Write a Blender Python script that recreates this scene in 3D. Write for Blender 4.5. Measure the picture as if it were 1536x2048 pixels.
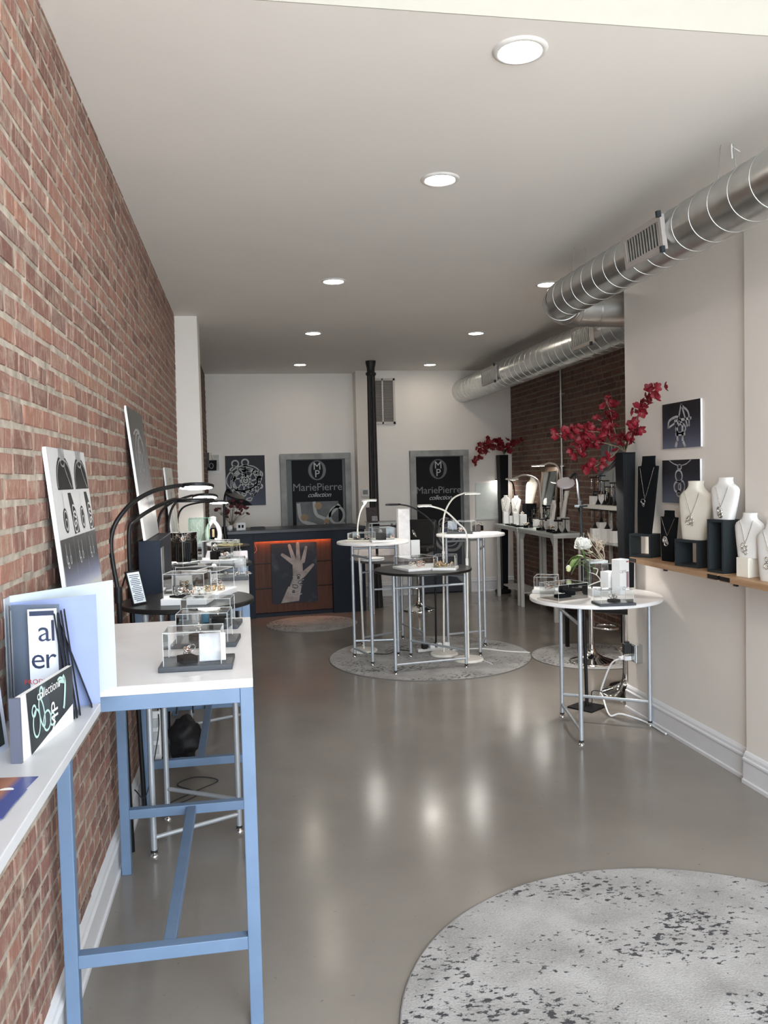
import bpy, bmesh, math, random
from mathutils import Vector, Matrix, noise
for o in list(bpy.data.objects): bpy.data.objects.remove(o)
scene = bpy.context.scene
COL = scene.collection
R = random.Random(7)
PI = math.pi

# ------------------------------------------------------------------ camera
FPX, YAW, PITCH, ROLL, CAMH = 1645.15, .1665, .0439, -.0248, 1.68
def cam_axes():
    cy, sy, cp, sp = math.cos(YAW), math.sin(YAW), math.cos(PITCH), math.sin(PITCH)
    r = Vector((cy, -sy, 0)); w = Vector((sy*cp, cy*cp, -sp)); u = r.cross(w)
    cr, sr = math.cos(ROLL), math.sin(ROLL)
    return cr*r + sr*u, -sr*r + cr*u, w
CR, CU, CW = cam_axes()
CAM = Vector((0, 0, CAMH))
cd = bpy.data.cameras.new('camera'); cam = bpy.data.objects.new('camera', cd); COL.objects.link(cam)
cd.sensor_fit = 'HORIZONTAL'; cd.sensor_width = 36; cd.lens = FPX/1536*36; cd.clip_start = .05
cam.matrix_world = Matrix(((CR.x, CU.x, -CW.x, 0), (CR.y, CU.y, -CW.y, 0), (CR.z, CU.z, -CW.z, CAMH), (0, 0, 0, 1)))
scene.camera = cam
def ray(x, y): return CW + CR*((x-768)/FPX) + CU*((1024-y)/FPX)
def onZ(x, y, z): d = ray(x, y); return CAM + d*((z-CAMH)/d.z)       # where the sight line meets a height
def onX(x, y, X): d = ray(x, y); return CAM + d*(X/d.x)              # ... a plane along the room
def onY(x, y, Y): d = ray(x, y); return CAM + d*(Y/d.y)              # ... a plane across the room
def proj(P):
    d = Vector(P)-CAM; z = d.dot(CW)
    return (768+FPX*d.dot(CR)/z, 1024-FPX*d.dot(CU)/z, z)

# ------------------------------------------------------------------ light and exposure
vs = scene.view_settings
vs.view_transform = 'Standard'; vs.look = 'None'; vs.gamma = 1; vs.use_curve_mapping = False
vs.exposure = 0.45
world = bpy.data.worlds.new('daylight'); scene.world = world; world.use_nodes = True
bg = world.node_tree.nodes['Background']
bg.inputs['Color'].default_value = (.80, .90, 1.0, 1); bg.inputs['Strength'].default_value = 8.6
por = bpy.data.lights.new('shopfront_portal', 'AREA'); por.shape = 'RECTANGLE'; por.size = 3.1; por.size_y = 3.6
por.cycles.is_portal = True
po = bpy.data.objects.new('shopfront_portal', por); COL.objects.link(po)
po.location = (1.05, -1.45, 2.1); po.rotation_euler = (math.radians(90), 0, 0)   # faces into the shop
sun = bpy.data.lights.new('sun', 'SUN'); sun.energy = 11; sun.angle = .01; sun.color = (1, .95, .86)
so = bpy.data.objects.new('sun', sun); COL.objects.link(so); so.rotation_euler = (math.radians(32), 0, math.radians(-12))   # high sun over the street, falls just inside the shop front
DOWNLIGHT = 52.0      # strength of the recessed lamps
LAMPRING = 40.0        # strength of the ring lamps

# ------------------------------------------------------------------ helpers
class MB:
    def __init__(s): s.v = []; s.f = []; s.sm = []; s.mi = []; s.cur = 0
    def add(s, vs_, fs, smooth=False, m=None):
        n = len(s.v); s.v += [Vector(p) for p in vs_]
        for f in fs: s.f.append([i+n for i in f]); s.sm.append(smooth)
        return s
    def box(s, c, d, rz=0, rot=None, taper=None):
        hx, hy, hz = d[0]/2, d[1]/2, d[2]/2
        P = [Vector((x*hx, y*hy, z*hz)) for z in (-1, 1) for y in (-1, 1) for x in (-1, 1)]
        if taper:
            for p in P:
                if p.z > 0: p.x *= taper; p.y *= taper
        Mx = rot if rot else Matrix.Rotation(rz, 3, 'Z')
        P = [Mx @ p + Vector(c) for p in P]
        return s.add(P, [(0, 2, 3, 1), (4, 5, 7, 6), (0, 1, 5, 4), (2, 6, 7, 3), (0, 4, 6, 2), (1, 3, 7, 5)])
    def cyl(s, a, b, r0, r1=None, n=16, caps=True):
        a = Vector(a); b = Vector(b); r1 = r0 if r1 is None else r1
        d = (b-a).normalized(); t = Vector((1, 0, 0)) if abs(d.x) < .9 else Vector((0, 1, 0))
        e = d.cross(t).normalized(); g = d.cross(e)
        A = [a+(e*math.cos(2*PI*k/n)+g*math.sin(2*PI*k/n))*r0 for k in range(n)]
        B = [b+(e*math.cos(2*PI*k/n)+g*math.sin(2*PI*k/n))*r1 for k in range(n)]
        s.add(A+B, [(k, n+k, n+(k+1) % n, (k+1) % n)[::-1] for k in range(n)], True)
        if caps:
            s.add(A, [tuple(range(n))]); s.add(B, [tuple(range(n))[::-1]])
        return s
    def tube(s, pts, r, n=8, caps=True, closed=False):
        pts = [Vector(p) for p in pts]; m = len(pts)
        rr = r if isinstance(r, (list, tuple)) else [r]*m
        V = []; e = None
        for i in range(m):
            if closed: d = pts[(i+1) % m]-pts[i-1]
            else: d = pts[min(i+1, m-1)]-pts[max(i-1, 0)]
            d = d.normalized() if d.length > 1e-9 else Vector((0, 0, 1))
            if e is None:
                t = Vector((0, 0, 1)) if abs(d.z) < .9 else Vector((1, 0, 0)); e = d.cross(t).normalized()
            e = (e-d*e.dot(d)).normalized(); g = d.cross(e)
            V += [pts[i]+(e*math.cos(2*PI*k/n)+g*math.sin(2*PI*k/n))*rr[i] for k in range(n)]
        F = []
        for i in range(m if closed else m-1):
            j = (i+1) % m
            for k in range(n): F.append((i*n+k, i*n+(k+1) % n, j*n+(k+1) % n, j*n+k))
        s.add(V, F, True)
        if caps and not closed:
            s.add(V[:n], [tuple(range(n))[::-1]]); s.add(V[-n:], [tuple(range(n))])
        return s
    def lathe(s, prof, n=32, c=(0, 0, 0), smooth=True, cap=True):
        c = Vector(c); V = []; 
        for (r, z) in prof:
            V += [c+Vector((r*math.cos(2*PI*k/n), r*math.sin(2*PI*k/n), z)) for k in range(n)]
        F = []
        for i in range(len(prof)-1):
            for k in range(n): F.append((i*n+k, i*n+(k+1) % n, (i+1)*n+(k+1) % n, (i+1)*n+k))
        s.add(V, F, smooth)
        if cap:
            if prof[0][0] > 1e-6: s.add(V[:n], [tuple(range(n))[::-1]])
            if prof[-1][0] > 1e-6: s.add(V[-n:], [tuple(range(n))])
        return s
    def disc(s, c, r, th, n=48, bevel=.004):          # round slab, c = top centre
        b = bevel
        s.lathe([(r-b, -th), (r, -th+b)], n, c, False, False)
        s.lathe([(r, -th+b), (r, -b)], n, c, True, False); s.lathe([(r, -b), (r-b, 0)], n, c, False, False)
        s.lathe([(0, 0), (r-b, 0)][::-1], n, c, False, False); s.lathe([(0, -th), (r-b, -th)], n, c, False, False)
        return s
    def poly(s, pts): s.add(pts, [tuple(range(len(pts)))]); return s
    def prism(s, pts2, z0, z1):
        n = len(pts2); A = [Vector((p[0], p[1], z0)) for p in pts2]; B = [Vector((p[0], p[1], z1)) for p in pts2]
        s.add(A+B, [tuple(range(n))[::-1], tuple(range(n, 2*n))]+[(k, (k+1) % n, n+(k+1) % n, n+k) for k in range(n)])
        return s
    def torus(s, c, R0, r, axis=(0, 0, 1), n=24, m=8, sx=1, sy=1):
        a = Vector(axis).normalized(); q = Vector((0, 0, 1)).rotation_difference(a)
        P = [Vector(c)+q @ Vector((R0*math.cos(2*PI*k/n)*sx, R0*math.sin(2*PI*k/n)*sy, 0)) for k in range(n)]
        return s.tube(P, r, m, closed=True)
    def ball(s, c, r, n=12, m=8, sc=(1, 1, 1)):
        c = Vector(c); V = [c+Vector((0, 0, -r*sc[2]))]
        for i in range(1, m):
            t = -PI/2+PI*i/m
            V += [c+Vector((r*math.cos(t)*math.cos(2*PI*k/n)*sc[0], r*math.cos(t)*math.sin(2*PI*k/n)*sc[1], r*math.sin(t)*sc[2])) for k in range(n)]
        V.append(c+Vector((0, 0, r*sc[2]))); F = [(0, 1+(k+1) % n, 1+k) for k in range(n)]
        for i in range(m-2):
            for k in range(n): F.append((1+i*n+k, 1+i*n+(k+1) % n, 1+(i+1)*n+(k+1) % n, 1+(i+1)*n+k))
        b = 1+(m-2)*n; F += [(b+k, b+(k+1) % n, len(V)-1) for k in range(n)]
        return s.add(V, F, True)
    def ribbon(s, pts, w, z=0):                        # flat printed line in the local x-y plane
        pts = [Vector((p[0], p[1])) for p in pts]; V = []; m = len(pts)
        for i in range(m):
            d = (pts[min(i+1, m-1)]-pts[max(i-1, 0)]); d = d.normalized() if d.length > 1e-9 else Vector((1, 0))
            nrm = Vector((-d.y, d.x))*(w/2)
            V += [(pts[i].x+nrm.x, pts[i].y+nrm.y, z), (pts[i].x-nrm.x, pts[i].y-nrm.y, z)]
        return s.add(V, [(2*i, 2*i+1, 2*i+3, 2*i+2) for i in range(m-1)])
    def mesh(s, name):
        me = bpy.data.meshes.new(name); me.from_pydata([tuple(p) for p in s.v], [], s.f)
        me.polygons.foreach_set('use_smooth', s.sm); me.update(); return me
    def build(s, name, mat, parent=None, loc=None, bev=0, rz=None):
        me = s.mesh(name); me.materials.append(mat)
        o = bpy.data.objects.new(name, me); COL.objects.link(o)
        if parent: o.parent = parent
        if loc is not None: o.location = loc
        if rz is not None: o.rotation_euler = (0, 0, rz)
        if bev:
            b = o.modifiers.new('bevel', 'BEVEL'); b.width = bev; b.segments = 2; b.limit_method = 'ANGLE'; b.angle_limit = .9
        return o
def tag(o, label, cat, group=None):
    o['label'] = label; o['category'] = cat
    if group: o['group'] = group
    return o
def thing(name, label, cat, loc=(0, 0, 0), rz=0, group=None, mat=None):
    o = bpy.data.objects.new(name, None); COL.objects.link(o); o.empty_display_size = .1
    if mat is not None: o.matrix_world = mat
    else: o.location = loc; o.rotation_euler = (0, 0, rz)
    return tag(o, label, cat, group)
def struct(o): o['kind'] = 'structure'; return o
def copy_thing(root, loc, rz, label, group=None):
    r = root.copy(); COL.objects.link(r); r.location = loc; r.rotation_euler = (0, 0, rz); r['label'] = label
    if group: r['group'] = group
    for ch in [c for c in COL.objects if c.parent == root]:
        c = ch.copy(); COL.objects.link(c); c.parent = r
        for g in [g for g in COL.objects if g.parent == ch]:
            d = g.copy(); COL.objects.link(d); d.parent = c
    return r
def frame_matrix(o, ux, uy):                            # local x along ux, local y along uy, local z = normal
    ux = Vector(ux).normalized(); n = ux.cross(Vector(uy)).normalized(); uy = n.cross(ux)
    return Matrix(((ux.x, uy.x, n.x, o[0]), (ux.y, uy.y, n.y, o[1]), (ux.z, uy.z, n.z, o[2]), (0, 0, 0, 1)))
def smooth(pts, k=6):                                   # Catmull-Rom through the points
    P = [Vector(p) for p in pts]; P = [P[0]*2-P[1]]+P+[P[-1]*2-P[-2]]; out = []
    for i in range(1, len(P)-2):
        for j in range(k):
            t = j/k; a, b, c, d = P[i-1], P[i], P[i+1], P[i+2]
            out.append(.5*((2*b)+(c-a)*t+(2*a-5*b+4*c-d)*t*t+(3*b-a-3*c+d)*t**3))
    out.append(P[-2]); return out
def circle_fit(ps):
    import itertools
    n = len(ps); sx = sum(p[0] for p in ps)/n; sy = sum(p[1] for p in ps)/n
    suu = suv = svv = suuu = svvv = suvv = svuu = 0
    for p in ps:
        u, v = p[0]-sx, p[1]-sy; suu += u*u; svv += v*v; suv += u*v; suuu += u**3; svvv += v**3; suvv += u*v*v; svuu += v*u*u
    det = suu*svv-suv*suv; a = .5*(suuu+suvv); b = .5*(svvv+svuu)
    uc = (a*svv-b*suv)/det; vc = (suu*b-suv*a)/det
    return sx+uc, sy+vc, math.sqrt(uc*uc+vc*vc+(suu+svv)/n)
def text_mb(txt, size, align='CENTER', shear=0, spacing=1.0):
    cu = bpy.data.curves.new('t', 'FONT'); cu.body = txt; cu.size = size; cu.align_x = align; cu.shear = shear; cu.space_character = spacing
    cu.resolution_u = 3
    o = bpy.data.objects.new('t', cu); COL.objects.link(o)
    bpy.context.view_layer.update()
    me = bpy.data.meshes.new_from_object(o.evaluated_get(bpy.context.evaluated_depsgraph_get()))
    mb = MB(); mb.add([v.co.copy() for v in me.vertices], [tuple(p.vertices) for p in me.polygons])
    bpy.data.objects.remove(o); bpy.data.meshes.remove(me); bpy.data.curves.remove(cu)
    return mb
def moved(mb, dx, dy, dz=0, rz=0):
    q = Matrix.Rotation(rz, 3, 'Z')
    for i, p in enumerate(mb.v): mb.v[i] = q @ p+Vector((dx, dy, dz))
    return mb

# ------------------------------------------------------------------ materials
MATS = {}
def M(name, col, rough=.5, metal=0, var=.05, scale=14, bump=0, bscale=80, coat=0, spec=.5):
    if name in MATS: return MATS[name]
    m = bpy.data.materials.new(name); m.use_nodes = True; nt = m.node_tree; b = nt.nodes['Principled BSDF']
    tc = nt.nodes.new('ShaderNodeTexCoord'); nz = nt.nodes.new('ShaderNodeTexNoise'); nz.inputs['Scale'].default_value = scale
    nz.inputs['Detail'].default_value = 4
    nt.links.new(tc.outputs['Object'], nz.inputs['Vector'])
    rp = nt.nodes.new('ShaderNodeValToRGB'); rp.color_ramp.elements[0].position = .3; rp.color_ramp.elements[1].position = .7
    c0 = [max(0, c*(1-var)) for c in col]; c1 = [min(1, c*(1+var)) for c in col]
    rp.color_ramp.elements[0].color = (*c0, 1); rp.color_ramp.elements[1].color = (*c1, 1)
    nt.links.new(nz.outputs['Fac'], rp.inputs['Fac']); nt.links.new(rp.outputs['Color'], b.inputs['Base Color'])
    b.inputs['Roughness'].default_value = rough; b.inputs['Metallic'].default_value = metal
    b.inputs['Coat Weight'].default_value = coat; b.inputs['Specular IOR Level'].default_value = spec
    if bump:
        n2 = nt.nodes.new('ShaderNodeTexNoise'); n2.inputs['Scale'].default_value = bscale; n2.inputs['Detail'].default_value = 5
        nt.links.new(tc.outputs['Object'], n2.inputs['Vector'])
        bp = nt.nodes.new('ShaderNodeBump'); bp.inputs['Strength'].default_value = bump; bp.inputs['Distance'].default_value = .004
        nt.links.new(n2.outputs['Fac'], bp.inputs['Height']); nt.links.new(bp.outputs['Normal'], b.inputs['Normal'])
    MATS[name] = m; return m
def emit(name, col, st):
    if name in MATS: return MATS[name]
    m = bpy.data.materials.new(name); m.use_nodes = True; nt = m.node_tree; b = nt.nodes['Principled BSDF']
    b.inputs['Base Color'].default_value = (.8, .8, .8, 1); b.inputs['Emission Color'].default_value = (*col, 1); b.inputs['Emission Strength'].default_value = st
    MATS[name] = m; return m
def clear(name, tint=(.97, .98, .98), ior=1.4, gloss=1.0, rough=.03):   # thin clear sheet
    if name in MATS: return MATS[name]
    m = bpy.data.materials.new(name); m.use_nodes = True; nt = m.node_tree; nt.nodes.clear()
    out = nt.nodes.new('ShaderNodeOutputMaterial'); mix = nt.nodes.new('ShaderNodeMixShader')
    tr = nt.nodes.new('ShaderNodeBsdfTransparent'); tr.inputs['Color'].default_value = (*tint, 1)
    gl = nt.nodes.new('ShaderNodeBsdfGlossy'); gl.inputs['Roughness'].default_value = rough; gl.inputs['Color'].default_value = (gloss, gloss, gloss, 1)
    fr = nt.nodes.new('ShaderNodeFresnel'); fr.inputs['IOR'].default_value = ior
    nt.links.new(fr.outputs[0], mix.inputs[0]); nt.links.new(tr.outputs[0], mix.inputs[1]); nt.links.new(gl.outputs[0], mix.inputs[2])
    nt.links.new(mix.outputs[0], out.inputs[0]); MATS[name] = m; return m
def N(m, t, **kw):
    n = m.node_tree.nodes.new(t)
    for k, v in kw.items(): setattr(n, k, v)
    return n
def L(m, a, b): m.node_tree.links.new(a, b)
def ramp(m, stops):
    r = N(m, 'ShaderNodeValToRGB'); e = r.color_ramp.elements
    while len(e) < len(stops): e.new(.5)
    for i, (p, c) in enumerate(stops): e[i].position = p; e[i].color = (*c, 1)
    return r
def base(name):
    m = bpy.data.materials.new(name); m.use_nodes = True; return m, m.node_tree.nodes['Principled BSDF']
def brick_mat(name, per_island, dark=1.0, pale=.75):
    m, b = base(name); tc = N(m, 'ShaderNodeTexCoord')
    if per_island: rnd = N(m, 'ShaderNodeNewGeometry').outputs['Random Per Island']
    else: rnd = N(m, 'ShaderNodeObjectInfo').outputs['Random']
    k = dark
    rp = ramp(m, [(0, (.14*k, .064*k, .050*k)), (.25, (.20*k, .092*k, .070*k)), (.5, (.25*k, .122*k, .096*k)), (.72, (.27*k, .125*k, .088*k)), (.88, (.29*k, .155*k, .11*k)), (1, (.18*k, .10*k, .085*k))])
    L(m, rnd, rp.inputs['Fac'])
    geo = N(m, 'ShaderNodeNewGeometry')
    nz = N(m, 'ShaderNodeTexNoise'); nz.inputs['Scale'].default_value = 16; nz.inputs['Detail'].default_value = 8; nz.inputs['Roughness'].default_value = .7
    L(m, geo.outputs['Position'], nz.inputs['Vector'])
    r2 = ramp(m, [(.50, (0, 0, 0)), (.66, (1, 1, 1))]); L(m, nz.outputs['Fac'], r2.inputs['Fac'])
    mp = N(m, 'ShaderNodeMapping'); mp.inputs['Scale'].default_value = (1, 60, 9); L(m, geo.outputs['Position'], mp.inputs['Vector'])
    st = N(m, 'ShaderNodeTexNoise'); st.inputs['Scale'].default_value = 1.2; st.inputs['Detail'].default_value = 5; L(m, mp.outputs[0], st.inputs['Vector'])
    r3 = ramp(m, [(.5, (0, 0, 0)), (.72, (1, 1, 1))]); L(m, st.outputs['Fac'], r3.inputs['Fac'])
    ad = N(m, 'ShaderNodeMath', operation='MAXIMUM'); L(m, r2.outputs[0], ad.inputs[0]); L(m, r3.outputs[0], ad.inputs[1])
    sc = N(m, 'ShaderNodeMath', operation='MULTIPLY'); L(m, ad.outputs[0], sc.inputs[0]); sc.inputs[1].default_value = pale
    mx = N(m, 'ShaderNodeMixRGB'); mx.inputs[2].default_value = (.40*k, .31*k, .24*k, 1)
    L(m, sc.outputs[0], mx.inputs[0]); L(m, rp.outputs[0], mx.inputs[1]); L(m, mx.outputs[0], b.inputs['Base Color'])
    b.inputs['Roughness'].default_value = .85
    n2 = N(m, 'ShaderNodeTexNoise'); n2.inputs['Scale'].default_value = 90; n2.inputs['Detail'].default_value = 6; L(m, geo.outputs['Position'], n2.inputs['Vector'])
    bp = N(m, 'ShaderNodeBump'); bp.inputs['Strength'].default_value = .6; bp.inputs['Distance'].default_value = .006
    L(m, n2.outputs['Fac'], bp.inputs['Height']); L(m, bp.outputs[0], b.inputs['Normal'])
    return m
def floor_mat():
    m, b = base('polished_concrete'); tc = N(m, 'ShaderNodeTexCoord')
    nz = N(m, 'ShaderNodeTexNoise'); nz.inputs['Scale'].default_value = 1.1; nz.inputs['Detail'].default_value = 8; nz.inputs['Roughness'].default_value = .6
    L(m, tc.outputs['Object'], nz.inputs['Vector'])
    rp = ramp(m, [(.3, (.205, .186, .165)), (.7, (.265, .243, .216))]); L(m, nz.outputs['Fac'], rp.inputs['Fac'])
    sp = N(m, 'ShaderNodeTexNoise'); sp.inputs['Scale'].default_value = 45; sp.inputs['Detail'].default_value = 3; L(m, tc.outputs['Object'], sp.inputs['Vector'])
    r2 = ramp(m, [(.70, (0, 0, 0)), (.80, (1, 1, 1))]); L(m, sp.outputs['Fac'], r2.inputs['Fac'])
    mx = N(m, 'ShaderNodeMixRGB'); mx.inputs[2].default_value = (.15, .135, .12, 1); L(m, r2.outputs[0], mx.inputs[0]); L(m, rp.outputs[0], mx.inputs[1])
    L(m, mx.outputs[0], b.inputs['Base Color'])
    n3 = N(m, 'ShaderNodeTexNoise'); n3.inputs['Scale'].default_value = 3; n3.inputs['Detail'].default_value = 6; L(m, tc.outputs['Object'], n3.inputs['Vector'])
    mr = N(m, 'ShaderNodeMapRange'); mr.inputs[3].default_value = .13; mr.inputs[4].default_value = .24; L(m, n3.outputs['Fac'], mr.inputs[0]); L(m, mr.outputs[0], b.inputs['Roughness'])
    bp = N(m, 'ShaderNodeBump'); bp.inputs['Strength'].default_value = .05; bp.inputs['Distance'].default_value = .01; L(m, n3.outputs['Fac'], bp.inputs['Height']); L(m, bp.outputs[0], b.inputs['Normal'])
    return m
def rug_mat():
    m, b = base('flecked_rug'); geo = N(m, 'ShaderNodeNewGeometry')
    mp = N(m, 'ShaderNodeMapping'); mp.inputs['Scale'].default_value = (1, 1.7, 1); mp.inputs['Rotation'].default_value = (0, 0, .5); L(m, geo.outputs['Position'], mp.inputs['Vector'])
    big = N(m, 'ShaderNodeTexNoise'); big.inputs['Scale'].default_value = 1.7; big.inputs['Detail'].default_value = 4; L(m, mp.outputs[0], big.inputs['Vector'])
    sm = N(m, 'ShaderNodeTexNoise'); sm.inputs['Scale'].default_value = 30; sm.inputs['Detail'].default_value = 7; sm.inputs['Roughness'].default_value = .65; L(m, mp.outputs[0], sm.inputs['Vector'])
    a = N(m, 'ShaderNodeMath', operation='MULTIPLY_ADD'); a.inputs[1].default_value = .55; L(m, big.outputs['Fac'], a.inputs[0]); L(m, sm.outputs['Fac'], a.inputs[2])
    r = ramp(m, [(.0, (0, 0, 0)), (.865, (0, 0, 0)), (.89, (1, 1, 1))]); L(m, a.outputs[0], r.inputs['Fac'])
    fine = N(m, 'ShaderNodeTexNoise'); fine.inputs['Scale'].default_value = 130; fine.inputs['Detail'].default_value = 3; L(m, geo.outputs['Position'], fine.inputs['Vector'])
    mid = N(m, 'ShaderNodeTexNoise'); mid.inputs['Scale'].default_value = 5; mid.inputs['Detail'].default_value = 6; L(m, geo.outputs['Position'], mid.inputs['Vector'])
    fa = N(m, 'ShaderNodeMath', operation='MULTIPLY_ADD'); fa.inputs[1].default_value = .6; L(m, fine.outputs['Fac'], fa.inputs[0]); L(m, mid.outputs['Fac'], fa.inputs[2])
    r1 = ramp(m, [(.55, (.25, .245, .235)), (1.0, (.42, .415, .41))]); L(m, fa.outputs[0], r1.inputs['Fac'])
    mx = N(m, 'ShaderNodeMixRGB'); mx.inputs[2].default_value = (.045, .045, .05, 1); L(m, r.outputs[0], mx.inputs[0]); L(m, r1.outputs[0], mx.inputs[1]); L(m, mx.outputs[0], b.inputs['Base Color'])
    b.inputs['Roughness'].default_value = .95
    bp = N(m, 'ShaderNodeBump'); bp.inputs['Strength'].default_value = .7; bp.inputs['Distance'].default_value = .004; L(m, fine.outputs['Fac'], bp.inputs['Height']); L(m, bp.outputs[0], b.inputs['Normal'])
    return m
def wood_mat(name, c0, c1, ax, rough=.45):
    m, b = base(name); geo = N(m, 'ShaderNodeNewGeometry'); mp = N(m, 'ShaderNodeMapping'); mp.inputs['Scale'].default_value = ax; L(m, geo.outputs['Position'], mp.inputs['Vector'])
    nz = N(m, 'ShaderNodeTexNoise'); nz.inputs['Scale'].default_value = 3; nz.inputs['Detail'].default_value = 8; nz.inputs['Roughness'].default_value = .6; L(m, mp.outputs[0], nz.inputs['Vector'])
    rp = ramp(m, [(.3, c0), (.7, c1)]); L(m, nz.outputs['Fac'], rp.inputs['Fac']); L(m, rp.outputs[0], b.inputs['Base Color']); b.inputs['Roughness'].default_value = rough; b.inputs['Specular IOR Level'].default_value = .3
    return m
def grad_mat(name, stops, axis=1, scale=1.0, off=0.0, noise_amt=0, rough=.35, nscale=4):
    """printed picture ground: colours change along the sheet's own height"""
    m, b = base(name); tc = N(m, 'ShaderNodeTexCoord'); sx = N(m, 'ShaderNodeSeparateXYZ'); L(m, tc.outputs['Object'], sx.inputs[0])
    mr = N(m, 'ShaderNodeMath', operation='MULTIPLY_ADD'); mr.inputs[1].default_value = scale; mr.inputs[2].default_value = off; L(m, sx.outputs[axis], mr.inputs[0])
    rp = ramp(m, stops); last = mr.outputs[0]
    if noise_amt:
        nz = N(m, 'ShaderNodeTexNoise'); nz.inputs['Scale'].default_value = nscale; nz.inputs['Detail'].default_value = 6; L(m, tc.outputs['Object'], nz.inputs['Vector'])
        a = N(m, 'ShaderNodeMath', operation='MULTIPLY_ADD'); a.inputs[1].default_value = noise_amt; L(m, nz.outputs['Fac'], a.inputs[0]); L(m, last, a.inputs[2]); last = a.outputs[0]
    L(m, last, rp.inputs['Fac']); L(m, rp.outputs[0], b.inputs['Base Color']); b.inputs['Roughness'].default_value = rough
    return m

paint = M('wall_paint', (.81, .76, .70), .6, var=.015, scale=2, bump=.05, bscale=120)
paintw = M('trim_paint', (.70, .70, .71), .4, var=.015)
paintc = M('ceiling_paint', (.86, .835, .80), .75, var=.015, scale=1.5)
cream = M('bulkhead_paint', (.40, .385, .335), .7, var=.015)
white = M('white_laminate', (.82, .80, .785), .35, var=.03, scale=5)
whitem = M('white_enamel', (.78, .77, .74), .35, var=.02)
whitep = M('white_card', (.80, .80, .79), .5, var=.02)
black = M('black_laminate', (.013, .012, .012), .35, var=.15, scale=9, spec=.3)
blackm = M('black_metal', (.008, .008, .009), .4, var=.1, spec=.3)
blackv = M('black_velvet', (.007, .008, .009), .95, var=.15, bump=.2, bscale=300, spec=.1)
bluep = M('blue_grey_paint', (.128, .196, .305), .42, var=.07, scale=10)
navy = M('navy_paint', (.006, .011, .022), .5, var=.2, scale=4, spec=.25)
charc = M('charcoal_paint', (.020, .026, .029), .6, var=.08, spec=.3)
silver = M('silver_tube', (.46, .49, .52), .38, .5, var=.05)
chrome = M('chrome', (.75, .75, .75), .08, 1, var=.02)
galv = M('galvanised', (.60, .61, .60), .30, 1, var=.12, scale=7, bump=.06, bscale=25)
galvd = M('galvanised_seam', (.52, .53, .52), .35, 1, var=.08)
jsil = M('jewel_silver', (.80, .78, .74), .16, 1, var=.15, scale=90)
jgold = M('jewel_gold', (.78, .55, .30), .2, 1, var=.12, scale=90)
jrose = M('jewel_rose', (.75, .50, .42), .22, 1, var=.15, scale=90)
linen = M('cream_linen', (.78, .74, .64), .8, var=.03, bump=.15, bscale=400)
linenw = M('white_linen', (.80, .79, .76), .8, var=.03, bump=.15, bscale=400)
edge = None
acry = clear('clear_acrylic', (.94, .955, .96), 1.5)
def edge_mat():
    m = bpy.data.materials.new('acrylic_edge'); m.use_nodes = True; nt = m.node_tree; b = nt.nodes['Principled BSDF']; b.inputs['Base Color'].default_value = (.80, .84, .85, 1); b.inputs['Roughness'].default_value = .2
    b.inputs['Alpha'].default_value = .55; return m
edge = edge_mat(); glassg = clear('green_glass', (.80, .92, .88), 1.5); glass = clear('clear_glass', (.95, .97, .97), 1.5)
rubber = M('rubber', (.02, .02, .02), .7)
FLOOR = floor_mat(); RUG = rug_mat()
oak = wood_mat('oak', (.36, .21, .11), (.52, .33, .19), (14, 1.5, 14))
walnut = wood_mat('walnut', (.060, .019, .009), (.105, .036, .018), (14, 14, .8), .55)
BRK_O = brick_mat('brick_clay', False); BRK_S = brick_mat('brick_clay_field', True)
BRK2_O = brick_mat('brown_brick', False, .55, .25); BRK2_S = brick_mat('brown_brick_field', True, .55, .25)
mortar = M('mortar', (.36, .315, .26), .95, var=.35, scale=18, bump=1.0, bscale=45)
mortard = M('mortar_brown', (.20, .165, .13), .95, var=.25, scale=25, bump=1.0, bscale=45)
# ================================================================== the setting
ZC, YF, YB, YB2, XR, XRB = 3.135, 2.592, 11.60, 11.297, 2.622, 3.765
YC = 5.38                      # where the white right wall ends
XL0, LEAN = -.61, .0128        # the old brick wall leans a little into the room
def slab(name, lo, hi, mat):
    lo = Vector(lo); hi = Vector(hi); c = (lo+hi)/2
    return struct(MB().box((0, 0, 0), hi-lo).build(name, mat, loc=c))
slab('floor', (-.9, -1.6, -.1), (4.0, 11.8, 0), FLOOR)
slab('ceiling', (-.9, YF, ZC), (4.0, 11.8, ZC+.12), paintc)
slab('trim_1', (-.9, YF, ZC+.12), (4.0, YF+.12, 4.3), cream)          # bulkhead above the lower ceiling
slab('trim_5', (-.9, YF-.004, ZC), (4.0, YF, 4.3), cream)
slab('ceiling_front', (-.9, -1.6, 4.3), (4.0, YF+.12, 4.42), paintc)
slab('wall_back', (-.9, YB, 0), (1.56, YB+.2, ZC), paint)
slab('wall_back_right', (1.545, YB2, 0), (4.0, YB2+.5, ZC), paint)
slab('wall_right', (XR, -1.6, 0), (4.0, YC, ZC), paint)
slab('wall_right_upper', (XR, -1.6, ZC), (4.0, YF, 4.3), paint)
slab('trim_2', (XR-.03, -1.6, 0), (XR, 3.95, ZC), paint)
slab('trim_3', (-.9, 7.53, 0), (-.375, 7.88, ZC), paint)                # white pier at the end of the brick wall
# pavement and shop front behind the camera
slab('pavement', (-6, -9, -.14), (8, -1.6, -.02), M('pavement_concrete', (.50, .48, .45), .8, var=.1, scale=3))
slab('wall_front', (-.9, -1.6, 3.95), (4.0, -1.5, 4.3), paint)
slab('trim_4', (-.9, -1.6, 0), (XR+.3, -1.5, .28), paint)

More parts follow.
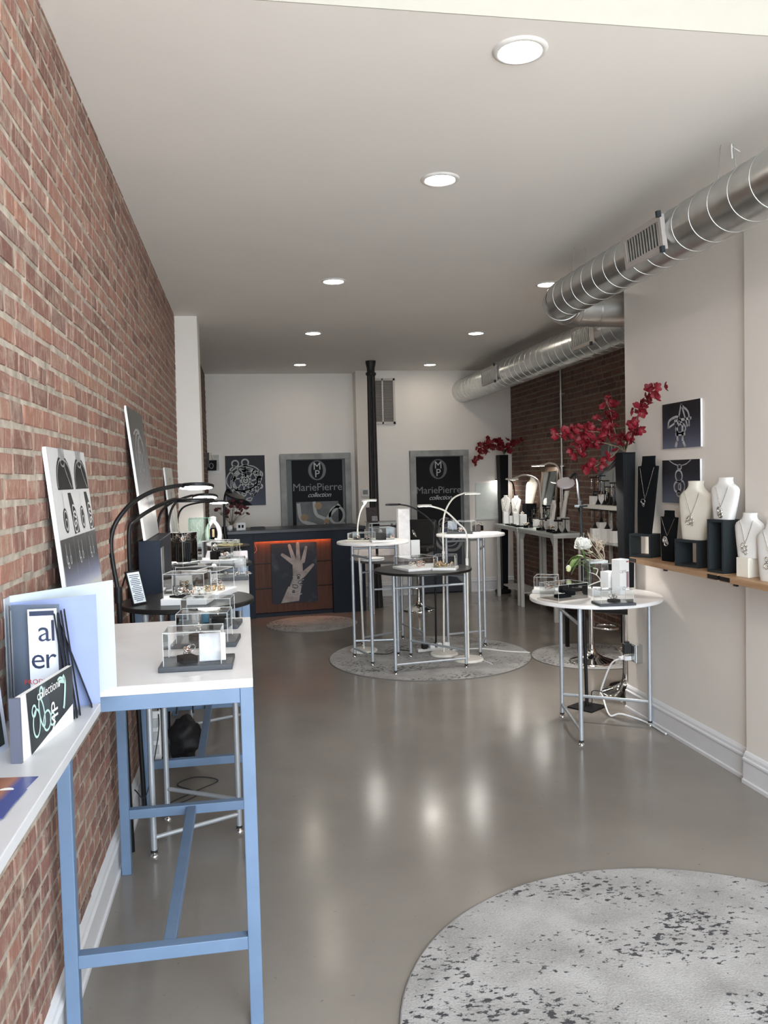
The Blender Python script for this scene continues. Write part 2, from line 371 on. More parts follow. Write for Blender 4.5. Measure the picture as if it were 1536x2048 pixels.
def brick_meshes(k=8, seed=3):
    rr = random.Random(seed); out = []
    for i in range(k):
        mb = MB(); j = lambda a: rr.uniform(-a, a)
        bk = [(-.02, y, z) for y, z in ((-.5, -.5), (.5, -.5), (.5, .5), (-.5, .5))]
        md = [(-.002+j(.0005), y+j(.012), z+j(.03)) for y, z in ((-.5, -.5), (.5, -.5), (.5, .5), (-.5, .5))]
        fr = [(.0024+j(.0010), y*.955+j(.02), z*.86+j(.06)) for y, z in ((-.5, -.5), (.5, -.5), (.5, .5), (-.5, .5))]
        mb.add(bk+md+fr, [(k2, (k2+1) % 4, 4+(k2+1) % 4, 4+k2) for k2 in range(4)]+[(4+k2, 4+(k2+1) % 4, 8+(k2+1) % 4, 8+k2) for k2 in range(4)]+[(8, 9, 10, 11)])
        out.append(mb)
    return out
def brick_wall(wall, y0, y1, z0, z1, mat_o, mat_s, flip=1, nobj=300, seed=5, course=.0675):
    """bricks laid in courses; the ones that show largest are parts of their own"""
    rr = random.Random(seed); kinds = brick_meshes(8, seed); bricks = []
    z = z0; row = 0
    while z < z1-.02:
        h = course-.014+rr.uniform(-.003, .003); y = y0-rr.uniform(0, .2); header = (row % 6 == 5)
        while y < y1:
            ln = (.095 if header else (.095 if rr.random() < .26 else .20))+rr.uniform(-.012, .012)
            a, b = max(y, y0), min(y+ln, y1)
            if b-a > .03: bricks.append((a, b, z+rr.uniform(-.003, .003), h, rr.randrange(8), rr.uniform(-.0004, .0014), rr.uniform(-.012, .012)))
            y += ln+.010+rr.uniform(0, .008)
        z += course; row += 1
    bpy.context.view_layer.update(); Mw = wall.matrix_world
    def area(b):
        c = [Mw @ Vector((0, yy, zz)) for yy, zz in ((b[0], b[2]), (b[1], b[2]), (b[1], b[2]+b[3]), (b[0], b[2]+b[3]))]
        P = [proj(p) for p in c]
        if min(p[2] for p in P) < .3: return 0
        cx = sum(p[0] for p in P)/4; cy = sum(p[1] for p in P)/4
        if not (-10 < cx < 1546 and -10 < cy < 2058): return 0
        return abs(sum(P[i][0]*P[(i+1) % 4][1]-P[(i+1) % 4][0]*P[i][1] for i in range(4)))/2
    order = sorted(range(len(bricks)), key=lambda i: -area(bricks[i])); big = set(order[:nobj])
    ms = []
    for mb in kinds: me = mb.mesh('brick'); me.materials.append(mat_o); ms.append(me)
    field = MB()
    for i, (a, b, zz, h, k, dx, rot) in enumerate(bricks):
        c = Vector((dx*flip, (a+b)/2, zz+h/2))
        if i in big:
            o = bpy.data.objects.new('brick', ms[k]); COL.objects.link(o); o.parent = wall; o.location = c
            o.scale = (flip, b-a, h); o.rotation_euler = (rot, 0, 0)
        else:
            q = Matrix.Rotation(rot, 3, 'X')
            fs = [f if flip > 0 else f[::-1] for f in kinds[k].f]
            field.add([q @ Vector((p.x*flip, p.y*(b-a), p.z*h))+c for p in kinds[k].v], fs)
    f = field.build('brickwork', mat_s, wall); f['kind'] = 'stuff'
    return f
wl = struct(MB().box((-.1, 3.02, 2.15), (.2, 9.02, 4.3)).build('wall_left', mortar)); wl.location = (XL0, 0, 0); wl.rotation_euler = (0, math.atan(LEAN), 0)
brick_wall(wl, -1.4, 7.52, .02, 4.2, BRK_O, BRK_S, 1, 300, 5)
wl2 = struct(MB().box((-.1, 9.74, 1.57), (.2, 3.72, 3.13)).build('wall_left_rear', mortard)); wl2.location = (-.50, 0, 0)
brick_wall(wl2, 7.9, 11.6, .02, 3.12, BRK2_O, BRK2_S, 1, 0, 6)
wr2 = struct(MB().box((.1, 8.34, 1.57), (.2, 5.92, 3.13)).build('wall_right_rear', mortard)); wr2.location = (XRB, 0, 0)
brick_wall(wr2, 5.4, 11.28, .02, 3.12, BRK2_O, BRK2_S, -1, 300, 9)
bpy.context.view_layer.update()

# skirting boards: stepped profile run along a wall
def skirting(name, a, b, nrm, h=.17):
    a = Vector(a); b = Vector(b); n = Vector(nrm)
    pr = [(0, 0), (.030, 0), (.030, .018), (.022, .024), (.020, h*.68), (.026, h*.72), (.026, h*.78), (.018, h*.82), (.016, h*.9), (.008, h*.97), (0, h)]
    V = []
    for p in (a, b): V += [p+n*d+Vector((0, 0, z)) for d, z in pr]
    m = len(pr); F = [(k, k+1, m+k+1, m+k) for k in range(m-1)]+[tuple(range(m)), tuple(range(m, 2*m))]
    return struct(MB().add(V, F).build(name, paintw))
skirting('baseboard_left', (XL0+.004, -1.5, 0), (XL0+.004, 7.5, 0), (1, 0, 0))
skirting('baseboard_right', (XR, 3.95, 0), (XR, YC, 0), (-1, 0, 0))
skirting('baseboard_right_front', (XR-.03, -1.5, 0), (XR-.03, 3.95, 0), (-1, 0, 0))
skirting('baseboard_back', (3.12, YB2, 0), (XRB, YB2, 0), (0, -1, 0), .2)
skirting('baseboard_back_middle', (1.56, YB2, 0), (2.27, YB2, 0), (0, -1, 0), .2)
skirting('baseboard_back_left', (-.5, YB, 0), (.48, YB, 0), (0, -1, 0), .2)

# ------------------------------------------------------------------ recessed lamps in the ceiling
trimw = M('lamp_trim', (.75, .74, .72), .4); lens = emit('lamp_lens', (1.0, .90, .76), DOWNLIGHT)
spots = [((1040, 100), 'largest recessed ceiling lamp nearest the cream bulkhead'), ((880, 358), 'recessed ceiling lamp second from the cream bulkhead, mid ceiling'),
         ((667, 562), 'front lamp of the left row of recessed ceiling lamps'), ((626, 666), 'middle lamp of the left row of recessed ceiling lamps'),
         ((600, 729), 'rear lamp of the left row, above the reception counter'), ((1095, 568), 'front lamp of the right row, beside the duct elbow'),
         ((952, 666), 'middle lamp of the right row of recessed ceiling lamps'), ((860, 729), 'rear lamp of the right row, above the right banner door')]
d0 = None
for (q, lb) in spots:
    p = onZ(q[0], q[1], ZC)
    if d0 is None:
        d0 = thing('recessed_downlight', lb, 'ceiling light', p, 0, 'recessed ceiling lamps')
        MB().lathe([(.073, -.006), (.078, -.010), (.092, -.006), (.096, 0)], 40, cap=False).build('trim_ring', trimw, d0)
        MB().lathe([(.0, -.004), (.074, -.004)][::-1], 40, cap=False).build('lens', lens, d0)
    else: copy_thing(d0, p, 0, lb, 'recessed ceiling lamps')

# ------------------------------------------------------------------ air duct
def tangent(a, b):
    d1, d2 = ray(*a), ray(*b); t1, t2 = math.atan2(d1.z, d1.x), math.atan2(d2.z, d2.x); return (t1+t2)/2, abs(t1-t2)/2
t, hf = tangent((1536, 295), (1536, 437)); r1 = .128; D = r1/math.sin(hf); DX1, DZ1 = D*math.cos(t), CAMH+D*math.sin(t)
t, hf = tangent((1099, 676), (1024, 773)); t1 = math.atan2(ray(1099, 676).z, ray(1099, 676).x); t2 = math.atan2(ray(1024, 773).z, ray(1024, 773).x)
t, hf = (t1+t2)/2, abs(t1-t2)/2; r2 = .165; D = r2/math.sin(hf); DX2, DZ2 = D*math.cos(t), CAMH+D*math.sin(t)
print('DUCT', DX1, DZ1, DX2, DZ2)
YE = onX(1128, 600, DX1).y
duct = thing('air_duct', 'galvanised spiral air duct hung below the ceiling along the right', 'duct', (0, 0, 0))
MB().cyl((DX1, YF+.13, DZ1), (DX1, YE, DZ1), r1, n=40, caps=False).build('front_run', galv, duct)
zc2 = DZ1-.03
arc = [(DX1+.16*(1-math.cos(a)), YE+.16*math.sin(a), DZ1+(zc2-DZ1)*a/(PI/2)) for a in [PI/2*k/8 for k in range(9)]]
MB().tube(arc, r1, 40, caps=False).build('elbow', galv, duct)
MB().cyl(arc[-1], (DX2+.2, YE+.16, zc2), r1*.98, n=40).build('cross_run', galv, duct)
MB().cyl((DX2, YE+.1, DZ2), (DX2, YB2, DZ2), r2, n=40).build('rear_run', galv, duct)
for nm, X, Z, r, y0, y1, st in (('front', DX1, DZ1, r1, YF+.2, YE, .155), ('rear', DX2, DZ2, r2, YE+.3, YB2, .17)):
    me = MB().torus((0, 0, 0), r+.0005, .0024, (.07, 1, 0), 40, 6).mesh('seam'); me.materials.append(galvd)
    y = y0
    while y < y1:
        o = bpy.data.objects.new('seam', me); COL.objects.link(o); o.parent = duct; o.location = (X, y, Z); y += st
for k in (2, 5, 8): 
    tn = (Vector(arc[min(k+1, 8)])-Vector(arc[k-1])); MB().torus(arc[k], r1+.001, .0035, tn, 40, 6).build('seam', galvd, duct)
MB().tube([(DX1+.3, YE+.16, zc2-.0), (DX1+.301, YE+.16, zc2)], r1+.004, 40).build('seam', galvd, duct)
def register(X, Z, r, ya, yb, ang, h):
    c = Vector((X-math.cos(ang)*(r-.004), (ya+yb)/2, Z-math.sin(ang)*(r-.004))); ln = abs(yb-ya)
    rt = Matrix.Rotation(-ang, 3, 'Y')
    n = Vector((-math.cos(ang), 0, -math.sin(ang))); up = Vector((-math.sin(ang), 0, math.cos(ang)))
    fr = MB(); w = .028
    for s in (-1, 1):
        fr.box(c+n*.012+up*s*(h/2-w/2), (.024, ln, w), rot=rt); fr.box(c+n*.012+Vector((0, s*(ln/2-w/2), 0)), (.024, w, h-2*w), rot=rt)
    f = fr.build('register', M('register_paint', (.36, .33, .31), .5), duct)
    MB().box(c+n*.004, (.008, ln-2*w, h-2*w), rot=rt).build('register_back', blackm, f)
    k = 12
    me = MB().box((0, 0, 0), (.014, (ln-2*w)/k*.5, h-2*w), rot=rt).mesh('louvre'); me.materials.append(galvd)
    for i in range(k):
        o = bpy.data.objects.new('louvre', me); COL.objects.link(o); o.parent = f; o.location = c+n*.014+Vector((0, (-.5+(i+.5)/k)*(ln-2*w), 0))
    for s in (-1, 1): MB().box(c+n*.03+up*s*(h/2)+Vector((0, -ln/2, 0)), (.02, .02, .03), rot=rt).build('clip', charc, f)
register(DX1, DZ1, r1, onX(1337, 470, DX1-.11).y, onX(1260, 490, DX1-.11).y, .12, .17)
register(DX2, DZ2, r2, onX(1190, 668, DX2-.15).y, onX(1150, 680, DX2-.15).y, .05, .19)
register(DX2, DZ2, r2, onX(996, 750, DX2-.15).y, onX(968, 760, DX2-.15).y, .05, .19)
for (y, s) in ((onX(1455, 300, DX1).y, .05), (onX(1160, 520, DX1).y, .06)):
    MB().tube([(DX1-s, y, DZ1+r1*.8), (DX1-s*.6, y+.01, ZC-.02), (DX1-s*.5, y+.01, ZC)], .0018, 5).build('hanger_wire', galvd, duct)
    MB().tube([(DX1+s, y, DZ1+r1*.8), (DX1+s*.6, y, ZC)], .0018, 5).build('hanger_wire', galvd, duct)
hk = onZ(1463, 288, ZC)
tag(MB().tube([(0, 0, 0), (0, 0, -.03), (.01, .01, -.06)], .004, 6).tube([(0, 0, -.01), (.03, .02, -.012), (.06, .03, -.02)], .003, 6).build('ceiling_hook', whitem, loc=hk), 'small bent white hook screwed into the ceiling above the duct', 'hook')

# ------------------------------------------------------------------ doors at the back with their printed hangings
jamb = M('weathered_jamb', (.30, .30, .285), .6, var=.25, scale=6)
blk_print = M('black_print', (.004, .004, .005), .6, var=.2, spec=.2)
ltr = M('banner_letters', (.17, .17, .17), .5); ltrw = M('banner_letters_bright', (.42, .42, .42), .5)
emb = M('banner_emblem', (.10, .10, .105), .5); sketch = M('print_silver', (.36, .36, .34), .5); sketchd = M('print_grey', (.20, .20, .20), .5)
jewelg = M('print_ground', (.09, .09, .088), .5, var=.4, scale=5); amber = M('print_amber', (.25, .15, .06), .5)
def loop(cx, cy, rx, ry, n=28, a0=0, a1=2*PI): return [(cx+rx*math.cos(a0+(a1-a0)*k/n), cy+ry*math.sin(a0+(a1-a0)*k/n)) for k in range(n+1)]
def door(name, x0, x1, top, Y, strip, low):
    w = x1-x0; jw = .085
    d = bpy.data.objects.new(name, None); COL.objects.link(d); d.location = (x0, Y, 0); struct(d)
    MB().box((jw/2, -.03, top/2), (jw, .06, top)).build('jamb', jamb, d, bev=.006); MB().box((w-jw/2, -.03, top/2), (jw, .06, top)).build('jamb', jamb, d, bev=.006)
    MB().box((w/2, -.031, top-jw/2), (w, .064, jw)).build('lintel', jamb, d, bev=.006)
    MB().box((w/2, -.008, (top-jw)/2), (w-2*jw, .016, top-jw)).build('door_leaf', M('door_leaf_grey', (.12, .13, .13), .6), d)
    bx0, bx1 = jw+strip, w-jw-.035; bw = bx1-bx0; H = top-jw-.012
    b = bpy.data.objects.new('banner', MB().box((bw/2, H/2, 0), (bw, H, .006)).mesh('banner')); b.data.materials.append(blk_print); COL.objects.link(b); b.parent = d
    b.location = (bx0, -.022, .004); b.rotation_euler = (PI/2, 0, 0)
    cx = bw*.5; cy = H-(.145 if low else .17)
    e = MB()
    A = loop(cx, cy, .125, .14); B = loop(cx, cy, .082, .125)
    e.add([(p[0], p[1], .0045) for p in A]+[(p[0], p[1], .0045) for p in B], [(i, i+1, len(A)+i+1, len(A)+i) for i in range(len(A)-1)]); e.build('emblem_ring', emb, b)
    moved(text_mb('M', .145), cx, cy+.008, .005).build('emblem_letter', ltrw, b); moved(text_mb('P', .145), cx, cy-.098, .005).build('emblem_letter', ltrw, b)
    moved(text_mb('MariePierre', .150 if low else .140, spacing=.98), cx, H-(.43 if low else .51), .005).build('lettering', ltr, b)
    moved(text_mb('collection', .092, shear=.4, spacing=.92), cx+.02, H-(.52 if low else .60), .005).build('lettering', ltrw, b)
    g = MB()
    if low:      # photograph of a looped ring in the lower part
        y1, y0 = H-.585, .25
        MB().add([(.05, y0, .0038), (bw-.07, y0, .0038), (bw-.07, y1, .0038), (.05, y1, .0038)], [(0, 1, 2, 3)]).build('photo_ground', jewelg, b)
        for pts, w_ in ((smooth([(.08, y1-.02, 0), (.12, y1-.25, 0), (.3, y1-.33, 0), (.42, y1-.40, 0), (.5, y1-.22, 0), (.66, y1-.05, 0)]), .05), (smooth([(.30, y1, 0), (.33, y1-.18, 0), (.47, y1-.27, 0), (.44, y1-.42, 0), (.36, y1-.5, 0)]), .045),
                        (loop(.62, y1-.20, .10, .12), .035), (smooth([(.06, y1-.44, 0), (.22, y1-.55, 0), (.4, y1-.52, 0)]), .05), (smooth([(.72, y1-.3, 0), (.6, y1-.45, 0), (.7, y1-.6, 0)]), .045)): g.ribbon(pts, w_, .0046)
        g.build('photo_ring', sketch, b)
        am = MB()
        for (ax, ay, ar) in ((.36, y1-.06, .05), (.16, y1-.22, .05), (.47, y1-.28, .035)): am.add([(ax+ar*math.cos(k*PI/8), ay+ar*math.sin(k*PI/8), .005) for k in range(16)], [tuple(range(16))])
        am.build('photo_stones', amber, b)
    else:        # photograph of a large stone ring and a pale cloth
        y1 = H-.85
        MB().add([(0, .02, .0036), (bw, .02, .0036), (bw, y1-.1, .0036), (0, y1-.1, .0036)], [(0, 1, 2, 3)]).build('photo_ground', grad_mat('night_blue', [(0, (.03, .035, .045)), (.6, (.02, .025, .035)), (1, (.006, .006, .008))], 1, 1.1, 0), b)
        for pts, w_ in ((loop(.44, y1-.20, .12, .15), .03), (loop(.46, y1-.22, .16, .19), .018), (loop(.62, y1-.13, .06, .08), .02), (loop(.40, y1-.08, .09, .07), .02), (smooth([(.20, y1-.2, 0), (.32, y1-.42, 0), (.55, y1-.46, 0), (.66, y1-.3, 0)]), .04), (smooth([(.18, y1-.3, 0), (.2, y1-.6, 0), (.5, y1-.75, 0), (.66, y1-.9, 0)]), .09)): g.ribbon(pts, w_, .0046)
        g.build('photo_ring', sketchd, b)
        MB().add([(.44+.09*math.cos(k*PI/10), y1-.20+.12*math.sin(k*PI/10), .0044) for k in range(20)], [tuple(range(20))]).build('photo_stone', M('print_blue', (.06, .07, .12), .4), b)
    return d
p0, p1 = onY(559, 908, YB), onY(700, 905, YB); door('door_1', p0.x, p1.x, 2.02, YB, .075, True)
p0, p1 = onY(818, 900, YB2), onY(935, 900, YB2); door('door_2', p0.x, p1.x, 2.02, YB2, .005, False)

# ------------------------------------------------------------------ things fixed to the back walls
colp = onZ(741, 722, ZC); colp.z = 0
iron = M('old_iron', (.022, .019, .018), .55, .3, var=.3, scale=20, bump=.3, bscale=60)
cl = thing('iron_column', 'slim dark fluted cast-iron column rising to the ceiling', 'column', (colp.x, 10.35, 0))
sh = MB(); n = 32; prof = [(0, .085), (.25, .075), (.5, .065), (ZC-.30, .052), (ZC-.17, .052)]
V = []
for z, r in prof: V += [((r*(1-.10*(k % 2)))*math.cos(2*PI*k/n), (r*(1-.10*(k % 2)))*math.sin(2*PI*k/n), z) for k in range(n)]
V = [(x, y, z) for x, y, z in V]
sh.add(V, [(i*n+k, i*n+(k+1) % n, (i+1)*n+(k+1) % n, (i+1)*n+k) for i in range(len(prof)-1) for k in range(n)]); sh.build('shaft', iron, cl)
MB().lathe([(.05, ZC-.19), (.066, ZC-.175), (.066, ZC-.15), (.05, ZC-.14), (.05, ZC-.10), (.064, ZC-.03), (.066, ZC)], 32).build('capital', iron, cl)
a, b = onY(751, 757, YB2), onY(791, 848, YB2)
vg = thing('vent_grille', 'cream louvred return-air grille high on the back wall beside the column', 'vent', (a.x-.09, YB2, b.z)); vw, vh = b.x-a.x+.09, a.z-b.z
fr = MB()
for x in (0, vw/2, vw): fr.box((min(max(x, .015), vw-.015), -.012, vh/2), (.03 if x != vw/2 else .02, .024, vh))
for z in (.015, vh-.015): fr.box((vw/2, -.012, z), (vw, .024, .03))
fr.build('frame', M('grille_paint', (.55, .51, .46), .5), vg)
MB().box((vw/2, -.001, vh/2), (vw, .002, vh)).build('backing', M('grille_dark', (.05, .045, .04), .8), vg)
sl = MB(); k = 34
for i in range(k): sl.box((vw/2, -.010, .03+(vh-.06)*(i+.5)/k), (vw-.05, .012, .008), rot=Matrix.Rotation(.5, 3, 'X'))
s = sl.build('louvres', M('grille_slat', (.34, .31, .29), .5), vg); s['kind'] = 'stuff'
a = onY(723, 978, YB2); th = thing('thermostat', 'small white wall thermostat with a grey screen left of the column', 'thermostat', (a.x, YB2, a.z-.1))
MB().box((.05, -.012, .05), (.11, .024, .11)).build('housing', whitep, th, bev=.004); MB().box((.05, -.026, .055), (.07, .004, .06)).build('screen', M('lcd_grey', (.12, .13, .12), .3), th)
# conduit on the brown brick wall
pA = onX(1121, 745, XRB-.04); cd_ = thing('pipe_conduit', 'thin grey vertical pipe fixed to the brown brick wall', 'pipe', (XRB-.04, pA.y, 0))
MB().cyl((0, 0, 0), (0, 0, ZC-.2), .014, n=12).build('pipe', galvd, cd_)
for px in (788, 932, 1195): 
    z = onX(1121, px, XRB-.04).z
    MB().box((.015, 0, z), (.03, .09, .02)).build('clamp', galvd, cd_)
# ================================================================== builders for furniture and displays
def work_table(label, x0, x1, y0, y1, H, zbar):
    w, l = x1-x0, y1-y0; t = thing('work_table', label, 'table', (x0, y0, 0), 0, 'blue-framed tables along the brick wall'); k = .040; ru = .045
    MB().box((w/2, l/2, H-.014), (w, l, .028)).build('tabletop', M('work_top', (.74, .735, .745), .4, var=.05, scale=5), t, bev=.003)
    zr = H-.028-ru/2
    for y in (k/2, l-k/2): MB().box((w/2, y, zr), (w-2*k, k*.9, ru)).build('rail', bluep, t, bev=.002)
    for x in (k/2, w-k/2): MB().box((x, l/2, zr), (k*.9, l-2*k, ru)).build('rail', bluep, t, bev=.002)
    for x in (k/2, w-k/2):
        for y in (k/2, l-k/2): MB().box((x, y, (H-.028)/2), (k, k, H-.028)).build('leg', bluep, t, bev=.003)
    for y in (k/2, l-k/2): MB().box((w/2, y, zbar), (w-2*k, k*.95, k)).build('stretcher', bluep, t, bev=.002)
    MB().box((w*.52, l/2, zbar-.001), (k*.95, l-2*k, k*.9)).build('stretcher', bluep, t, bev=.002)
    return t
def round_table(label, c, r, z, mat, A, B, C, th=.022, zf=0.0, group='round tables on silver folding legs'):
    """A is the hinge leg; two tube frames open from it to B and C"""
    t = thing('round_table', label, 'table', (c[0], c[1], 0), 0, group)
    MB().disc((0, 0, z), r, th, 64).build('tabletop', mat, t)
    P = [Vector((q[0]-c[0], q[1]-c[1], 0)) for q in (A, B, C)]; zt = z-th; rl = .0135
    for p in P:
        lg = MB().cyl(p+Vector((0, 0, .022+zf)), p+Vector((0, 0, zt)), rl, n=14).build('leg', silver, t)
        MB().lathe([(.010, .022), (.010, .012), (.019, .009), (.019, 0)][::-1], 14, p+Vector((0, 0, zf))).build('foot', chrome, lg)
        MB().cyl(p+Vector((0, 0, .018+zf)), p+Vector((0, 0, .03+zf)), .0145, n=14).build('collar', rubber, lg)
    for q, zl, zh in ((P[1], .085, zt-.115), (P[2], .155, zt-.05)):
        for zz in (zl, zh): MB().cyl(P[0]+Vector((0, 0, zz)), q+Vector((0, 0, zz)), .0105, n=12).build('crossbar', silver, t)
    return t
def case(label, p, rz, w, d, h, bh=.022, pad=(.012, .012, .012, .012), bmat=None, group='clear display cases', name='display_case'):
    """p = front-left corner of the base tray on the table; pad = how far the clear cover sits in from left, right, front, back"""
    t = thing(name, label, 'display case', p, rz, group); bmat = bmat or whitep
    MB().box((w/2, d/2, bh/2), (w, d, bh)).build('base_tray', bmat, t, bev=.003)
    x0, x1, y0, y1 = pad[0], w-pad[1], pad[2], d-pad[3]; z0, z1 = bh, bh+h
    cv = MB(); q = [(x0, y0), (x1, y0), (x1, y1), (x0, y1)]
    cv.add([(x, y, z0) for x, y in q]+[(x, y, z1) for x, y in q], [(0, 1, 5, 4), (1, 2, 6, 5), (2, 3, 7, 6), (3, 0, 4, 7), (4, 5, 6, 7)])
    c = cv.build('cover', acry, t); e = .0013
    ed = MB()
    for i in range(4):
        a, b = q[i], q[(i+1) % 4]
        ed.tube([(a[0], a[1], z1), (b[0], b[1], z1)], e, 4); ed.tube([(a[0], a[1], z0), (a[0], a[1], z1)], e, 4)
    eo = ed.build('cover_edge', edge, c); eo['kind'] = 'stuff'
    return t
def px_line(a, b, z):
    p, q = onZ(a[0], a[1], z), onZ(b[0], b[1], z); d = q-p; return p, math.atan2(d.y, d.x), d.length
def case_px(label, a, b, d, h, z, **kw):
    p, rz, w = px_line(a, b, z); return case(label, p, rz, w, d, h, **kw)
JN = {'ring': 'ring', 'cuff': 'bracelet', 'brooch': 'brooch', 'earring': 'earrings'}
def jewel(kind, p, label, s=1.0, mat=None, pad=None, group='small jewellery on display', seed=0):
    """a small piece of metal jewellery, optionally on its black or white rest"""
    rr = random.Random(seed+int(p[0]*1000)+int(p[1]*777)); mat = mat or jsil
    nm = {'ring': 'stone_ring', 'cuff': 'metal_bracelet', 'brooch': 'looped_brooch', 'earring': 'drop_earrings'}[kind]
    t = thing(nm, label, JN[kind], p, rr.uniform(0, 3), group); z = 0
    if pad:
        MB().box((0, 0, pad[2]/2), pad).build('rest', pad[3] if len(pad) > 3 else blackv, t, bev=.002) if len(pad) > 3 else MB().box((0, 0, pad[2]/2), pad[:3]).build('rest', blackv, t, bev=.002)
        z = pad[2]
    if kind == 'ring':
        MB().torus((0, 0, z+.012*s), .010*s, .0022*s, (0, 1, 0), 18, 6).build('band', mat, t)
        b = MB()
        for k in range(5): a = k*2*PI/5; b.torus((.008*s*math.cos(a), .008*s*math.sin(a), z+.026*s), .006*s, .0016*s, (math.cos(a)*.5, math.sin(a)*.5, 1), 12, 5)
        b.ball((0, 0, z+.028*s), .006*s, 8, 6); b.build('setting', mat, t)
    elif kind == 'cuff':
        b = MB()
        for k in range(4): b.tube([(.030*s*math.cos(a), .026*s*math.sin(a), z+(.006+.010*k+.004*math.sin(a*3+k*2))*s) for a in [(.4+5.4*i/26) for i in range(27)]], .0026*s, 6)
        b.build('wires', mat, t); g = MB()
        for k in range(4): a = 3.6+.5*k; g.ball((.030*s*math.cos(a), .026*s*math.sin(a), z+.022*s), .0075*s, 8, 6)
        g.build('stones', jrose if mat is jsil else jsil, t)
    elif kind == 'brooch':
        b = MB()
        for k in range(6): b.torus((rr.uniform(-.018, .018)*s, rr.uniform(-.014, .014)*s, z+rr.uniform(.008, .022)*s), rr.uniform(.008, .015)*s, .0018*s, (rr.uniform(-1, 1), rr.uniform(-1, 1), .6), 14, 5)
        b.build('loops', mat, t); MB().ball((0, 0, z+.018*s), .008*s, 8, 6).build('stone', jrose if mat is jsil else jsil, t)
    else:
        for sx in (-1, 1):
            b = MB(); b.torus((sx*.012*s, 0, z+.03*s), .005*s, .0012*s, (0, 1, 0), 12, 5); b.torus((sx*.012*s, 0, z+.014*s), .009*s, .0016*s, (0, 1, .2), 14, 5); b.build('drop', mat, t)
    return t
def arc_lamp(label, base, pts, head, rad, mat, pole_r=.009, head_mat=None, st=None, base_r=None, square=False, lit=True, tilt=None, clip=None, group='arched ring lamps'):
    """floor lamp: base on the floor, pole and arched neck through pts, flat round head at 'head'"""
    t = thing('arched_floor_lamp', label, 'lamp', (base[0], base[1], base[2]), 0, group); o = Vector(base)
    P = [Vector(p)-o for p in pts]; hd = Vector(head)-o
    if base_r:
        if square: MB().box((0, 0, .006), (base_r*2, base_r*2, .012), rz=.6).build('base', mat, t, bev=.003)
        else: MB().lathe([(base_r, 0), (base_r, .012), (base_r*.93, .020), (.02, .024), (0, .024)], 36, smooth=False).build('base', mat, t)
    MB().tube([(0, 0, 0.01), P[0]], pole_r, 10).build('pole', mat, t)
    MB().tube(smooth(P+[hd-(hd-P[-1]).normalized()*rad*.8], 8), pole_r*.85, 10).build('neck', mat, t)
    MB().cyl(P[0]-Vector((0, 0, .035)), P[0]+Vector((0, 0, .035)), pole_r*1.5, n=12).build('joint', mat, t)
    nz = Vector(tilt).normalized() if tilt else Vector((0, 0, 1)); q = Vector((0, 0, 1)).rotation_difference(nz)
    def rot(mb):
        for i, v in enumerate(mb.v): mb.v[i] = q @ v+hd
        return mb
    h = rot(MB().lathe([(0, .009), (rad*.93, .008), (rad, .003), (rad, -.006), (rad*.95, -.009), (rad*.80, -.009), (rad*.80, -.005), (0, -.005)][::-1], 36, smooth=False)).build('head', head_mat or mat, t)
    em = emit('ring_lamp_light' if not st else 'desk_lamp_light', (1.0, .96, .90), st or LAMPRING) if lit else M('lamp_diffuser', (.70, .70, .68), .5)
    rot(MB().lathe([(rad*.90, -.0095), (rad*.15, -.0095)], 36, smooth=False, cap=False)).build('diffuser', em, h)
    return t
def panel(label, o, ux, uy, w, h, mat, th=.012, name='poster_panel', cat='poster', group=None, edge_mat=None):
    t = thing(name, label, cat, mat=frame_matrix(o, ux, uy), group=group)
    MB().box((w/2, h/2, -th/2), (w, h, th)).build('board', edge_mat or whitep, t)
    MB().add([(0, 0, .0006), (w, 0, .0006), (w, h, .0006), (0, h, .0006)], [(0, 1, 2, 3)]).build('print', mat, t)
    return t
def wheels(t, spec, mat, z=.0014, nm='printed_lines'):
    g = MB()
    for pts, w in spec: g.ribbon(pts, w, z)
    return g.build(nm, mat, t)
def oval(cx, cy, rx, ry, rot=0, n=26, a0=0, a1=2*PI):
    c, s = math.cos(rot), math.sin(rot); out = []
    for k in range(n+1):
        a = a0+(a1-a0)*k/n; x, y = rx*math.cos(a), ry*math.sin(a); out.append((cx+c*x-s*y, cy+s*x+c*y))
    return out
def jewel_sketch(w, h, seed, n=9, lw=.012):
    """interlaced wire jewel drawn with printed lines"""
    rr = random.Random(seed); S = []; cx, cy = w*.5, h*.5; m = min(w, h)
    S.append((oval(cx, cy, m*.34, m*.24, .5), lw*1.2)); S.append((oval(cx, cy*.98, m*.30, m*.28, -.5), lw)); S.append((oval(cx, cy, m*.12, m*.12), lw*1.6)); S.append((oval(cx, cy, m*.05, m*.05), lw))
    for k in range(n):
        a = 2*PI*k/n+rr.uniform(-.2, .2); r0, r1_ = m*.12, m*rr.uniform(.28, .42)
        S.append(([(cx+r0*math.cos(a), cy+r0*math.sin(a)), (cx+r1_*math.cos(a+.25), cy+r1_*math.sin(a+.25))], lw))
        if k % 2 == 0: S.append((oval(cx+r1_*math.cos(a+.25), cy+r1_*math.sin(a+.25), m*.05, m*.05), lw*1.1))
    return S

